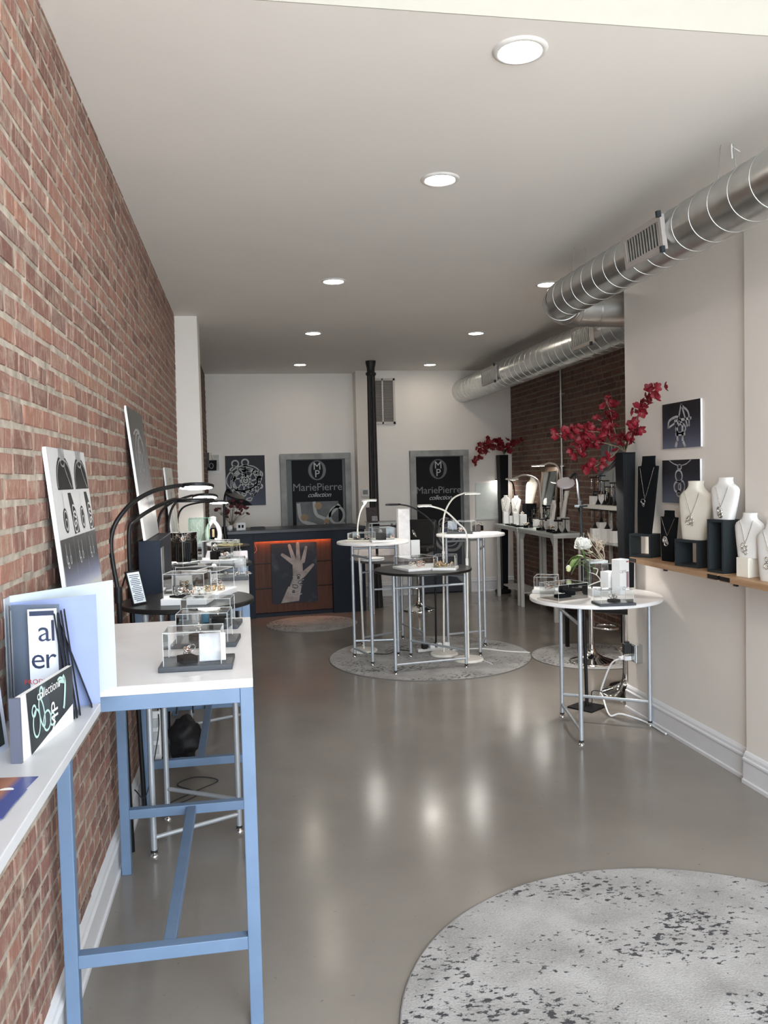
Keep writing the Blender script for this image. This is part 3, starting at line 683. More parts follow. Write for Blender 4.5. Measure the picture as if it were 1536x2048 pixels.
# ================================================================== left side: tables along the brick wall
HT = 1.078
work_table('nearest blue-framed table with white top beside the open binder', -.572, .005, 2.50, 3.63, HT, .26)
work_table('second blue-framed white-topped table, between two round black tables', -.572, .005, 4.27, 5.38, HT, .235)
work_table('farthest blue-framed white-topped table, before the white pier', -.565, .005, 6.0, 7.0, HT, .235)
ZR = 1.12
round_table('nearest round black table by the brick wall with the framed card', (-.285, 3.97), .31, ZR, black, (-.078, 3.93), (-.453, 3.75), (-.43, 4.15))
round_table('second round black table by the brick wall with the black ring block', (-.275, 5.69), .305, ZR, black, (-.06, 5.62), (-.394, 5.46), (-.42, 5.86))
round_table('farthest round black table by the brick wall with the gilt tray', (-.275, 7.16), .30, ZR, black, (-.06, 7.10), (-.43, 7.06), (-.38, 7.36))

# wall shelf in the foreground
SZ = 1.10
sh = thing('wall_shelf', 'long white wall shelf of books in the lower left corner', 'shelf', (XL0, .6, SZ))
MB().box((.108, .82, -.0125), (.216, 1.65, .025)).build('board', M('shelf_white', (.53, .54, .56), .35, var=.02), sh, bev=.002)
for y in (.2, 1.45): MB().box((.012, y, -.08), (.02, .03, .11)).build('bracket', whitem, sh)
# open white binder, standing; its spine is at the wall
pg = M('page_white', (.72, .74, .79), .5, var=.02); pgb = M('page_blue', (.20, .25, .44), .5, var=.04)
sp = Vector((-.560, 1.70, SZ))
bd = thing('presentation_binder', 'tall white binder standing open on the wall shelf', 'binder', sp)
def upright(mb, a, b, z0, z1, th, lean=0):
    a = Vector((a[0], a[1])); b = Vector((b[0], b[1])); d = (b-a).normalized(); n = Vector((-d.y, d.x))*th
    q = [a, b, b+n, a+n]; mb.add([(p.x, p.y, z0) for p in q]+[(p.x+lean, p.y, z1) for p in q], [(0, 3, 2, 1), (4, 5, 6, 7), (0, 1, 5, 4), (1, 2, 6, 5), (2, 3, 7, 6), (3, 0, 4, 7)]); return mb
def L_(p): return (p[0]-sp.x, p[1]-sp.y)
sp.y = 2.16; sp.x = -.585; bd.location = sp
upright(MB(), (0, 0), (.208, .252), 0, .305, .004).build('back_cover', M('binder_white', (.45, .51, .55), .4, var=.01), bd)
upright(MB(), (.002, -.004), (.190, .088), .0, .288, .0015).build('page', pgb, bd)
upright(MB(), (-.002, -.035), (-.002, .004), 0, .303, .004).build('spine', M('binder_spine', (.40, .43, .47), .35), bd)
upright(MB(), (.004, -.03), (.030, -.115), 0, .285, .003).build('front_cover', M('binder_slate', (.06, .07, .085), .35), bd)
sl = upright(MB(), (.004, -.010), (.122, -.030), 0, .283, .0012).build('sleeve', M('sleeve_grey', (.12, .145, .19), .4), bd)
# magazine page in the sleeve: printed letters
mp0 = Vector((.055, -.026, .004)); mt = thing('magazine_page', 'magazine page with blue lettering tucked in the white binder', 'magazine', mat=frame_matrix(sp+Vector((.050, -.040, .03)), (1, -.02, 0), (0, 0, 1)))
MB().box((.034, .122, -.001), (.068, .245, .002)).build('sheet', pg, mt)
bl = M('print_navy', (.02, .03, .07), .5); rd = M('print_red', (.5, .04, .04), .5)
moved(text_mb('al', .075, 'RIGHT', spacing=.9), .066, .165, .0008).build('lettering', bl, mt); moved(text_mb('er', .075, 'RIGHT', spacing=.9), .064, .098, .0008).build('lettering', bl, mt)
moved(text_mb('PRODUCT', .017, 'RIGHT'), .066, .060, .0008).build('lettering', rd, mt)
MB().add([(.004, .228, .0006), (.062, .228, .0006), (.062, .240, .0006), (.004, .240, .0006)], [(0, 1, 2, 3)]).build('heading', bl, mt)
g = MB()
for k in range(4): g.add([(.006, .04-.008*k, .0006), (.06, .04-.008*k, .0006), (.06, .0425-.008*k, .0006), (.006, .0425-.008*k, .0006)], [(0, 1, 2, 3)])
g.build('text_lines', M('print_grey2', (.3, .32, .36), .5), mt)['kind'] = 'stuff'
# black catalogues on edge
blk_card = M('black_card', (.006, .006, .008), .6, spec=.15)
for i, (qx, qy, ln) in enumerate(((150, 1430, 'nearest the photo book'), (157, 1428, 'second from the photo book'), (163, 1426, 'third from the photo book'), (169, 1421, 'farthest from the photo book'))):
    p = onZ(qx, qy, SZ); b = MB()
    upright(b, (0, -.045), (-.012, .012), 0, .262, .0032, lean=-.028)
    tag(b.build('black_catalogue', blk_card, loc=p), 'thin black catalogue standing on edge, '+ln, 'catalogue', 'black catalogues inside the binder')
p = onZ(191, 1407, SZ)
tag(upright(MB(), (0, -.04), (-.010, .01), 0, .27, .002, lean=-.085).build('black_catalogue', blk_card, loc=p), 'thin black catalogue leaning alone against the blue binder page', 'catalogue', 'black catalogues inside the binder')
# photo book with white spine side and black cover
a, b = onZ(45, 1525, SZ), onZ(148, 1442, SZ); ux = (b-a); ln = ux.length; hb = onY(140, 1331, b.y).z-SZ
bk = thing('photo_book', 'black and white photo book standing in front of the binder', 'book', mat=frame_matrix(a, ux, (0, 0, 1)))
MB().box((ln/2, hb/2, -.006), (ln, hb, .010)).build('pages', whitep, bk)
MB().add([(.045, .0, .0006), (ln, .045, .0006), (ln, hb, .0006), (.03, hb, .0006)], [(0, 1, 2, 3)]).build('cover_print', M('print_black', (.012, .016, .018), .4), bk)
MB().add([(.10, .03, .0009), (.17, .03, .0009), (.13, hb, .0009), (.085, hb, .0009)], [(0, 1, 2, 3)]).build('cover_print', M('print_slate', (.03, .042, .046), .4), bk)
mint = M('print_mint', (.42, .60, .56), .5)
wheels(bk, [(smooth([(ln*.78, .05, 0), (ln*.80, hb*.45, 0), (ln*.83, hb*.78, 0), (ln*.79, hb*.93, 0)]), .010), (smooth([(ln*.83, hb*.80, 0), (ln*.72, hb*.86, 0), (ln*.70, hb*.80, 0)]), .008), (smooth([(ln*.83, hb*.84, 0), (ln*.73, hb*.92, 0), (ln*.68, hb*.90, 0)]), .006)], mint, .0014, 'printed_arm')
wheels(bk, [(oval(ln*.26, .06, .018, .03), .005), (oval(ln*.36, .075, .012, .035, .3), .005), (oval(ln*.45, .05, .02, .022), .005), (oval(ln*.36, .12, .008, .012), .006), (oval(ln*.22, .09, .010, .012), .005), (oval(ln*.55, .045, .012, .014), .005)], mint, .0014, 'printed_jewel')
moved(text_mb('MP', .055, 'LEFT'), ln*.66, .012, .0016, rz=PI/2).build('lettering', whitep, bk)
moved(text_mb('collections', .030, 'LEFT'), ln*.28, hb-.030, .0016).build('lettering', whitep, bk)
MB().box((-.004, hb/2, -.009), (.008, hb, .022)).build('back_cover', M('book_slate', (.10, .11, .15), .4), bk)
# dark picture at the left edge
a = onZ(18, 1496, SZ); pf = thing('framed_picture', 'dark picture in a pale frame cut by the left edge', 'picture', mat=frame_matrix(a+Vector((-.06, -.30, 0)), (.06, .30, .0), (-.10, .02, 1)))
MB().box((.153, .13, -.006), (.306, .26, .012)).build('frame', M('frame_pale', (.50, .54, .66), .4), pf); MB().box((.153, .13, .001), (.27, .23, .002)).build('print', M('print_dark_green', (.012, .02, .018), .3, var=.8, scale=12), pf)
# postcards
cardp = grad_mat('postcard_print', [(0, (.55, .55, .62)), (.30, (.55, .55, .62)), (.34, (.03, .04, .16)), (.45, (.22, .09, .06)), (.75, (.35, .16, .10)), (.9, (.05, .07, .25)), (1, (.05, .07, .25))], 0, 9.0, .55, rough=.25)
for i, (q, lb) in enumerate((((62, 1561), 'largest postcard, lowest and rear of the fan on the white shelf'), ((40, 1590), 'middle postcard of the fan lying on the white shelf'), ((22, 1612), 'front postcard of the fan lying on the white shelf'))):
    p = onZ(q[0], q[1], SZ)+Vector((-.06, -.02, .0004+.0016*i)); o = thing('postcard', lb, 'postcard', p, -.12+.05*i, 'postcards on the shelf')
    MB().box((0, 0, .0006), (.13, .09, .0012)).build('card', cardp, o)
    MB().add([(.030+.014*math.cos(k*PI/6), -.024+.012*math.sin(k*PI/6), .0016) for k in range(12)], [tuple(range(12))]).build('printed_emblem', whitep, o)

# ---------------------------------------------------------------- posters leaning on the brick wall
def wallx(z): return XL0+LEAN*z+.012
pw = M('poster_white', (.56, .56, .56), .5, var=.02, spec=.2)
zt = onX(91, 893, wallx(1.8)).z; ya, yb = onX(91, 893, wallx(1.8)).y, onX(167, 905, wallx(1.8)).y
xb = -.505; H1 = math.hypot(zt-HT, wallx(zt)-xb)
p1 = panel('white panel of watch and earring photographs leaning behind the binder', (xb, ya, HT+.002), (0, 1, 0), (wallx(zt)-xb, 0, zt-HT), yb-ya, H1-.002, pw); W1 = yb-ya
dk = M('print_charcoal', (.020, .019, .018), .6, spec=.15); dkl = M('print_steel', (.30, .30, .31), .35, var=.4, scale=30); 
gloom = grad_mat('earring_photo', [(0, (.50, .52, .62)), (.2, (.20, .22, .32)), (.5, (.05, .05, .055)), (1, (.03, .03, .03))], 1, 5.6, 0)
for k in range(2):
    cx = W1*(.33+.46*k); ring = oval(cx, H1*.835, W1*.20, H1*.135, 0, 30)
    MB().add([(min(max(x, 0), W1), min(max(y, H1*.815), H1), .0012) for x, y in ring[:-1]], [tuple(range(30))]).build('watch_photo', dk, p1)
    MB().add([(cx+W1*a, y, .0014) for a, y in ((-.07, H1*.955), (.07, H1*.955), (.07, H1*.999), (-.07, H1*.999))], [(0, 1, 2, 3)]).build('watch_photo', dkl, p1)
    wheels(p1, [(oval(cx, H1*.835, W1*.185, H1*.118, 0, 30, -.1, PI+.1), .006), (oval(cx, H1*.935, W1*.05, H1*.016), .006), (smooth([(cx+W1*.02, H1*.93, 0), (cx+W1*.07, H1*.88, 0), (cx+W1*.15, H1*.82, 0)]), .006)], dkl, .0018)
    cx = W1*(.22+.46*k); ring = oval(cx, H1*.68, W1*.06, H1*.055, 0, 24); MB().add([(x, y, .0012) for x, y in ring[:-1]], [tuple(range(24))]).build('watch_photo', dk, p1)
    wheels(p1, [([(cx, H1*.735), (cx-W1*.01, H1*.80)], .004), (oval(cx, H1*.68, W1*.045, H1*.042), .005), (oval(cx, H1*.665, W1*.03, H1*.02, .5), .005)], dkl, .0018)
    cx = W1*(.43+.46*k); MB().add([(min(cx+W1*a, W1), H1*b, .0012) for a, b in ((-.08, .80), (.0, .80), (.09, .70), (.11, .615), (-.03, .612), (-.05, .70))], [(5, 4, 3, 2, 1, 0)]).build('watch_photo', dk, p1)
    wheels(p1, [(oval(cx+W1*.02, H1*.68, W1*.05, H1*.03, .6), .007), (oval(cx+W1*.03, H1*.715, W1*.05, H1*.025, -.4), .006), (oval(cx+W1*.03, H1*.645, W1*.045, H1*.025, .2), .006)], pw, .0018)
for k in range(3):
    x0 = W1*(.01+.33*k); g = MB().add([(0, 0, 0), (W1*.325, 0, 0), (W1*.325, H1*.235, 0), (0, H1*.235, 0)], [(0, 1, 2, 3)]).build('earring_photo', gloom, p1); g.location = (x0, H1*.37, .0012)
    wheels(p1, [([(x0+W1*.10, H1*.585), (x0+W1*.10, H1*.53)], .003), ([(x0+W1*.19, H1*.58), (x0+W1*.19, H1*.525)], .003), (oval(x0+W1*.10, H1*.515, .008, .012), .004), (oval(x0+W1*.19, H1*.51, .008, .012), .004), (oval(x0+W1*.12, H1*.49, .010, .008), .004)], pw, .0018)
wheels(p1, [(oval(W1*.3, H1*.25, W1*.13, H1*.09), .02), (oval(W1*.72, H1*.25, W1*.13, H1*.09), .02)], dk, .0014)
# tall jewellery poster on the navy box
zb = 1.385; ya, yb = 4.27, 4.90; zt = 2.062; xb = -.50; xt = wallx(2.06)
bigp = grad_mat('poster_grey', [(0, (.62, .61, .60)), (.25, (.48, .47, .47)), (.55, (.17, .165, .17)), (.8, (.035, .033, .031)), (1, (.024, .022, .021))], 1, 1.45, 0)
H2 = math.hypot(zt-zb, xt-xb); p2 = panel('tall dark poster of a wire jewel standing on a navy box', (xb, ya, zb), (0, 1, 0), (xt-xb, 0, zt-zb), yb-ya, H2, bigp)
wheels(p2, [(oval(.30, H2*.60, .20, .15, .2), .014), (oval(.33, H2*.55, .14, .17, -.3), .012), (smooth([(.12, H2*.80, 0), (.30, H2*.84, 0), (.48, H2*.70, 0), (.50, H2*.5, 0)]), .012), (smooth([(.35, H2*.48, 0), (.34, H2*.3, 0), (.42, H2*.14, 0)]), .012), (smooth([(.28, H2*.45, 0), (.30, H2*.3, 0), (.36, H2*.18, 0)]), .010), (oval(.30, H2*.57, .06, .07), .012), ([(.15, H2*.5), (.45, H2*.68)], .010), (oval(.36, H2*.66, .11, .09, .5), .012), (oval(.24, H2*.55, .08, .12, -.3), .012), (smooth([(.18, H2*.82, 0), (.24, H2*.70, 0), (.20, H2*.5, 0), (.30, H2*.38, 0)]), .012)], M('print_bright', (.42, .42, .43), .5, var=.3, scale=30))
wheels(p2, [([(.33, H2*.82), (.33, H2*.86)], .02), ([(.37, H2*.82), (.37, H2*.85)], .02)], pw, .002)
a, b = onY(272, 1100, 4.22), onY(317, 1100, 4.22)
nb = thing('navy_box', 'tall navy display box carrying the dark jewel poster', 'box', (a.x, 4.30, HT)); bw_ = min(b.x-a.x, .16)
MB().box((bw_/2, .31, .1515), (bw_, .62, .303)).build('body', navy, nb, bev=.003); MB().box((bw_+.001, .1, .15), (.003, .12, .22)).build('side_panel', M('dull_mirror', (.35, .34, .33), .3, .8), nb)
# pale poster
zb, zt = HT+.001, 1.782; ya, yb = 6.20, 6.80; xb, xt = -.52, wallx(1.78); H3 = math.hypot(zt-zb, xt-xb)
palep = M('poster_cream', (.55, .53, .48), .4, var=.05)
p3 = panel('narrow cream poster with a faint drawing, farthest along the brick wall', (xb, ya, zb), (0, 1, 0), (xt-xb, 0, zt-zb), yb-ya, H3, palep)
wheels(p3, [(oval(.3, H3*.8, .08, .06), .01), (smooth([(.30, H3*.72, 0), (.15, H3*.5, 0), (.25, H3*.3, 0), (.2, H3*.1, 0)]), .02), (smooth([(.32, H3*.6, 0), (.45, H3*.4, 0), (.35, H3*.15, 0)]), .02), (smooth([(.1, H3*.35, 0), (.3, H3*.25, 0), (.5, H3*.3, 0)]), .015)], M('print_taupe', (.22, .20, .18), .5))

# ---------------------------------------------------------------- displays on the left tables
slate = M('slate_tray', (.045, .050, .058), .5, var=.1)
c1 = case_px('front display case on a slate tray on the nearest blue table', (316, 1347), (465, 1339), .165, .105, HT, bmat=slate, pad=(.016, .035, .012, .02), bh=.018)
c2 = case_px('middle display case on a slate tray on the nearest blue table', (341, 1299), (472, 1294), .17, .105, HT, bmat=slate, pad=(.02, .03, .012, .02), bh=.018)
c3 = case_px('rear display case on a slate tray on the nearest blue table', (352, 1262), (476, 1258), .15, .105, HT, bmat=slate, pad=(.02, .03, .012, .02), bh=.018)
def inside(c, u, v, z): return c.matrix_world @ Vector((u, v, z))
bpy.context.view_layer.update()
pd = (.055, .05, .022)
jewel('brooch', inside(c1, .085, .06, .018), 'silver leaf ring on a black pad in the front case of the nearest blue table', 1.1, pad=pd)
def cardblock(p, rz, label):
    t = thing('ring_card', label, 'card', p, rz); MB().box((0, .01, .045), (.085, .006, .09), rot=Matrix.Rotation(-.25, 3, 'X')).build('card', M('card_grey', (.60, .60, .62), .4, var=.15, scale=30), t, bev=.004)
    MB().box((0, .02, .006), (.05, .04, .012)).build('foot', blackv, t); return t
cardblock(inside(c1, .165, .055, .018), 0, 'pale picture card with white script in the front slate-tray case')
jewel('ring', inside(c2, .09, .07, .018), 'ring on a black pad in the middle case of the nearest blue table', 1.2, pad=pd)
jewel('ring', inside(c3, .16, .06, .018), 'ring on a black pad in the rear case of the nearest blue table', 1.2, pad=pd)
bb = thing('blue_gem_block', 'small teal block inside the rear case on the nearest blue table', 'block', inside(c3, .105, .08, .018)); MB().box((0, 0, .02), (.03, .03, .04)).build('block', M('teal', (.03, .16, .24), .35), bb, bev=.003); MB().ball((0, 0, .046), .008).build('bead', jsil, bb)
# nearest round table
c4 = case_px('clear case of silver rings on a white plinth on the nearest round black table', (321, 1212), (413, 1210), .17, .11, ZR, bh=.030, pad=(.012, .012, .012, .012))
c5 = case_px('white-plinth case of gold pieces at the right of the nearest round black table', (438, 1198), (475, 1184), .15, .10, ZR, bh=.028)
bpy.context.view_layer.update()
jewel('cuff', inside(c4, .075, .06, .03), 'rose and silver cuff at the left of the case on the nearest round black table', .9, pad=(.08, .06, .008))
jewel('brooch', inside(c4, .125, .08, .03), 'silver twist in the middle of the case on the nearest round black table', 1.1)
jewel('ring', inside(c4, .165, .045, .03), 'silver ring at the right of the case on the nearest round black table', 1.2, pad=(.04, .04, .008))
for k, (u, v) in enumerate(((.035, .05), (.08, .09), (.10, .04))): jewel('brooch', inside(c5, u, v, .028), ('left', 'rear', 'right')[k]+' gold piece in the case at the right of the nearest round black table', 1.0, jgold)
a = onZ(290, 1208, ZR); fc = thing('framed_card', 'black framed price card leaning on its strut on the round table', 'sign', (a.x-.02, a.y-.02, ZR), .9)
q = Matrix.Rotation(-.28, 3, 'X')
MB().box((0, .022, .078), (.085, .008, .158), rot=q).build('frame', blackm, fc); cfp = MB().box((0, .0175, .079), (.072, .002, .142), rot=q).build('paper', M('paper_blue', (.62, .68, .70), .5), fc)
g = MB()
for k in range(15): g.box((0, .0165+.0015+(.0-k*.0)*0+(-.06+.0085*k)*.277-.002, .079+(-.06+.0085*k)*.96), (.058 if k % 4 else .04, .001, .003), rot=q)
g.build('text_lines', bl, cfp)['kind'] = 'stuff'
MB().tube([(-.03, .045, .15), (-.03, .115, .002)], .004, 6).build('strut', blackm, fc)
# second blue table
c6 = case_px('wide low display case on the second blue table, against the navy box', (348, 1186), (440, 1180), .22, .12, HT, bh=.014, bmat=slate)
c7 = case_px('dark-tray display case at the aisle side of the second blue table', (436, 1163), (497, 1160), .18, .11, HT, bh=.02, bmat=slate)
bpy.context.view_layer.update()
for k in range(3): jewel('cuff', inside(c6, .06+.09*k, .09, .014), ('left', 'middle', 'right')[k]+' bracelet in the wide low case on the second blue table', .9, jgold if k == 0 else jsil)
for k in range(3): jewel('brooch', inside(c7, .05+.065*k, .07, .02), ('left', 'middle', 'right')[k]+' silver piece in the dark-tray case on the second blue table', .9)
a = onZ(342, 1142, HT); sk = thing('cube_speaker', 'small white cube with a round black front on the second blue table', 'speaker', (a.x, a.y, HT), .25); MB().box((0, 0, .03), (.085, .07, .06)).build('body', whitep, sk, bev=.006); MB().cyl((.022, -.0352, .035), (.022, -.037, .035), .02, n=24).build('cone', blackm, sk)
MB().cyl((.024, -.0352, .010), (.024, -.037, .010), .003, n=8).build('button', blackm, sk)
a = onZ(356, 1132, HT); tag(MB().box((0, 0, .07), (.05, .16, .14)).box((.027, -.04, .07), (.004, .06, .12)).build('grey_box', M('box_grey', (.25, .24, .25), .5), loc=(a.x-.01, a.y, HT), bev=.003), 'slim grey box standing by the cream poster', 'box')
# second round table
c8 = case_px('white-plinth case of a black ring block on the second round black table', (400, 1128), (465, 1128), .17, .125, ZR, bh=.025)
c9 = case_px('tall clear case over a black ribbed block on the second round black table', (366, 1128), (401, 1123), .14, .20, ZR, bh=.008)
bpy.context.view_layer.update()
jewel('ring', inside(c8, .085, .06, .025), 'large ring on a black cube in the white-plinth case of the second round black table', 1.5, pad=(.055, .05, .055))
jewel('brooch', inside(c8, .15, .07, .025), 'silver loops on a black pad in the white-plinth case of the second round black table', 1.3, pad=(.06, .05, .012))
bx = thing('ribbed_block', 'black ribbed jewellery block inside the tall clear case', 'block', inside(c9, .065, .06, .008)); MB().box((0, 0, .065), (.10, .09, .13)).build('block', blackv, bx, bev=.003)
g = MB()
for k in range(7): g.box((-.042+.014*k, -.046, .065), (.005, .004, .12))
g.build('ribs', blackm, bx)['kind'] = 'stuff'
jewel('brooch', inside(c9, .065, .06, .139), 'brooch resting on the ribbed black block', 1.2)
a = onZ(487, 1116, ZR); wc = thing('price_card', 'pale pink folded card at the aisle edge of the second round black table', 'card', (a.x-.02, a.y, ZR), .1); MB().box((0, .01, .025), (.10, .003, .055), rot=Matrix.Rotation(-.4, 3, 'X')).build('card', M('card_pink', (.72, .66, .67), .5), wc); MB().box((0, .035, .02), (.10, .003, .045), rot=Matrix.Rotation(.5, 3, 'X')).build('back_leaf', whitep, wc)
# farthest blue table
c10 = case_px('wide clear case on the farthest blue table', (382, 1122), (478, 1118), .2, .12, HT, bh=.012, bmat=slate)
bpy.context.view_layer.update()
for k in range(2): jewel('brooch', inside(c10, .10+.25*k, .1, .012), ('left', 'right')[k]+' silver piece in the wide case on the farthest blue table', 1.1)
gt = thing('glass_tank', 'open green-tinted glass tank holding white coral by the white pier', 'tank', (onY(378, 1070, 7.05).x, 7.05, ZR)); wd = onY(418, 1070, 7.05).x-onY(378, 1070, 7.05).x; th_ = .24
g = MB(); q = [(0, 0), (wd, 0), (wd, .16), (0, .16)]
g.add([(x, y, .03) for x, y in q]+[(x, y, th_) for x, y in q], [(0, 1, 5, 4), (1, 2, 6, 5), (2, 3, 7, 6), (3, 0, 4, 7)]); g.build('panes', glassg, gt)
eg = M('glass_edge_green', (.12, .30, .25), .2); g = MB()
for i in range(4): g.tube([(*q[i], .03), (*q[i], th_)], .0018, 4); g.tube([(*q[i], th_), (*q[(i+1) % 4], th_)], .0015, 4)
g.build('pane_edge', eg, gt)['kind'] = 'stuff'
MB().box((wd/2, .08, .015), (wd+.02, .18, .03)).build('plinth', whitep, gt, bev=.002)
def twig(mb, p, d, ln, r, depth, rr, spread=.7):
    p = Vector(p); d = Vector(d).normalized(); q = p; pts = [p]
    for k in range(3): d = (d+Vector((rr.uniform(-1, 1), rr.uniform(-1, 1), rr.uniform(-.6, .8)))*.22).normalized(); q = q+d*ln/3; pts.append(q)
    mb.tube(pts, [r, r*.85, r*.7, r*.55], 5)
    if depth:
        for k in range(2+(rr.random() < .4)):
            d2 = (d+Vector((rr.uniform(-1, 1), rr.uniform(-1, 1), rr.uniform(-.5, 1)))*spread).normalized(); twig(mb, pts[rr.choice((2, 3))], d2, ln*.72, r*.62, depth-1, rr, spread)
rr = random.Random(4); g = MB()
for k in range(3): twig(g, (wd/2, .08, .03), (rr.uniform(-.5, .6), rr.uniform(-.3, .3), 1), .10, .004, 3, rr)
tag(g.build('coral_branch', whitep, loc=gt.location), 'white branching coral inside the green glass tank', 'coral')
# farthest round table
a = Vector((-.14, 7.10, 0)); gtray = thing('gilt_tray', 'flat gilt tray with pale stone pieces on the farthest round black table', 'tray', (a.x, a.y, ZR)); MB().disc((0, 0, .012), .11, .012, 40).build('tray', M('gilt', (.55, .45, .22), .35, .7), gtray)
for k, (x, y, s) in enumerate(((-.05, 0, 1), (.0, .02, .8), (.045, -.01, 1.3))): MB().ball((x, y, .012+.016*s), .02*s, 10, 7, (1.2, .7, .8)).build('stone', M('pale_stone', (.62, .62, .45), .5, var=.2, scale=60), gtray)
a = onZ(423, 1086, ZR); hb_ = thing('arched_bust', 'white arched necklace form standing on the farthest round black table', 'display bust', (a.x+.02, a.y-.02, ZR))
g = MB(); pr = smooth([(-.045, 0, 0), (-.055, 0, .08), (-.04, 0, .15), (-.012, 0, .19), (-.012, 0, .22)], 5); 
for sgn in (-1, 1): g.tube([(-sgn*p.x, .0, p.z) for p in pr], [.022, .022, .022, .022, .022, .02, .02, .02, .02, .02, .018, .018, .018, .018, .018, .018, .018, .018, .018, .018, .018][:len(pr)], 10)
g.ball((0, 0, .225), .03, 12, 8, (1, 1, .5)); g.build('form', linenw, hb_); MB().box((0, .01, .07), (.075, .01, .13)).build('backing', blackv, hb_)
cardx = MB().box((.0, -.012, .09), (.02, .004, .07)).build('gold_tag', jgold, hb_); MB().box((.025, -.012, .03), (.03, .004, .03)).build('paper_tag', whitep, hb_)
for k, (x, lb) in enumerate(((365, 'left'), (395, 'middle'), (440, 'right'))):
    a = onZ(x, 1084, ZR); jewel('brooch', (max(a.x, -.48), a.y-.03, ZR), lb+' silver cluster on a black pad on the farthest round black table', 1.2, pad=(.09, .05, .012))

# ---------------------------------------------------------------- black arched lamps by the brick wall
def lamp_px(label, bx, by, pts, head, rad, mat, Yp, **kw):
    """base pixel on the floor; neck pixels given with their own depth"""
    b = onZ(bx, by, 0); P = [onY(x, y, Y) for x, y, Y in pts]; h = onY(head[0], head[1], head[2]); return arc_lamp(label, b, P, h, rad, mat, **kw)
arc_lamp('black arched lamp nearest the binder, its neck springing beside the round table', (-.555, 3.80, 0), [onY(237, 1190, 3.72), onY(222, 1080, 3.74), onY(250, 1020, 3.78), onY(300, 985, 3.88), onY(352, 972, 4.0)], onY(392, 972, 4.08), .086, blackm, base_r=None, tilt=(0, .13, 1), pole_r=.012)
arc_lamp('black arched lamp behind the nearest one, rising past the navy box', (-.545, 4.20, 0), [onY(262, 1190, 4.18), onY(258, 1065, 4.18), onY(272, 1040, 4.22), onY(310, 1015, 4.35), onY(345, 1000, 4.5)], onY(385, 1000, 4.62), .12, blackm, lit=False, pole_r=.012)
arc_lamp('thin black arched lamp beside the cream poster with a small bright ring', (-.54, 5.46, 0), [onY(338, 1110, 5.46), onY(338, 1040, 5.46), onY(352, 1005, 5.5), onY(380, 992, 5.55)], onY(410, 993, 5.62), .085, blackm, tilt=(0, .20, 1))
arc_lamp('thin black arched lamp with its flat ring near the white pier', (-.53, 6.95, 0), [onY(356, 1070, 6.95), onY(356, 1035, 6.95), onY(368, 1014, 7.0), onY(400, 1005, 7.1)], onY(438, 1004, 7.2), .085, blackm, tilt=(0, .12, 1))
arc_lamp('slim black arched lamp whose neck ends under the two bright rings', (-.545, 5.05, 0), [onY(316, 1110, 5.05), onY(316, 1050, 5.05), onY(324, 1022, 5.08), onY(345, 1004, 5.15)], onY(362, 1000, 5.2), .05, blackm, lit=False)
# floor clutter below the tables
pp = onZ(322, 1520, 0); ps = thing('power_strip', 'white power strip hanging behind the second blue table', 'power strip', (-.50, 4.42, .22)); MB().box((0, 0, .13), (.045, .05, .26)).build('body', whitep, ps, bev=.006)
for k in range(3): MB().box((0, -.03, .06+.07*k), (.03, .012, .045)).build('socket', M('socket_grey', (.55, .55, .55), .5), ps)
g = MB(); rr = random.Random(2)
pts = [(-.57, 4.05, .20), (-.53, 4.10, .14), (-.50, 4.2, .25), (-.48, 4.35, .4), (-.49, 4.42, .5)]; g.tube(smooth(pts), .003, 6)
tag(g.build('black_cable', rubber), 'black cable looping behind the nearest round table leg', 'cable')
g = MB(); pts = [(-.44, 4.35, .006), (-.30, 4.5, .006), (-.20, 4.62, .006), (-.33, 4.7, .006), (-.42, 4.6, .006), (-.30, 4.44, .008), (-.42, 4.3, .006)]; g.tube(smooth(pts, 8), .003, 6)
tag(g.build('black_cable', rubber), 'black cable coiled on the floor under the second blue table', 'cable')

arc_lamp('black arched lamp with a tilted round head before the brooch photograph', (-.12, 8.3, 0), [onY(449, 1060, 8.3), onY(449, 1000, 8.3), onY(455, 980, 8.28), onY(462, 984, 8.25)], onY(470, 992, 8.2), .10, blackm, base_r=.12, lit=False, tilt=(.35, -.25, 1), pole_r=.014)
g = MB().ball((0, 0, .13), .13, 28, 18, (.75, .65, 1.0))
for v in g.v: v += (v-Vector((0, 0, .13)))*(.35*noise.noise(v*14)+.12*noise.noise(v*40)); v.z = max(v.z, 0)
bgx = thing('black_bag', 'slumped black bag of cables under the second blue table', 'bag', (-.40, 5.02, .005)); g.build('body', M('bag_nylon', (.008, .008, .01), .6, bump=.6, bscale=25), bgx); MB().tube(smooth([(-.05, 0, .28), (-.03, 0, .36), (.04, 0, .36), (.05, 0, .28)]), .006, 6).build('strap', rubber, bgx)
# ================================================================== rugs
def rug(label, pts, r=None):
    c = circle_fit([onZ(x, y, .006) for x, y in pts]); rr = r or c[2]
    t = thing('round_rug', label, 'rug', (c[0], c[1], 0), 0, 'round flecked rugs')
    MB().disc((0, 0, .007), rr, .007, 96, .003).build('pile', RUG, t); MB().torus((0, 0, .004), rr, .004, (0, 0, 1), 96, 6).build('bound_edge', M('rug_binding', (.17, .165, .16), .9), t); return c
print('RUG', rug('large pale round rug with dark flecks, nearest the camera', [(795, 2040), (870, 1880), (1030, 1780), (1250, 1732), (1536, 1768)]))
print('RUG', rug('round grey rug under the three centre tables', [(660, 1315), (1062, 1312), (860, 1361), (860, 1272)]))
print('RUG', rug('round grey rug in the alcove behind the white round table', [(1063, 1308), (1150, 1336), (1240, 1337), (1150, 1287)]))
print('RUG', rug('round rug lit orange before the reception counter', [(538, 1250), (620, 1263), (710, 1245)], .52))

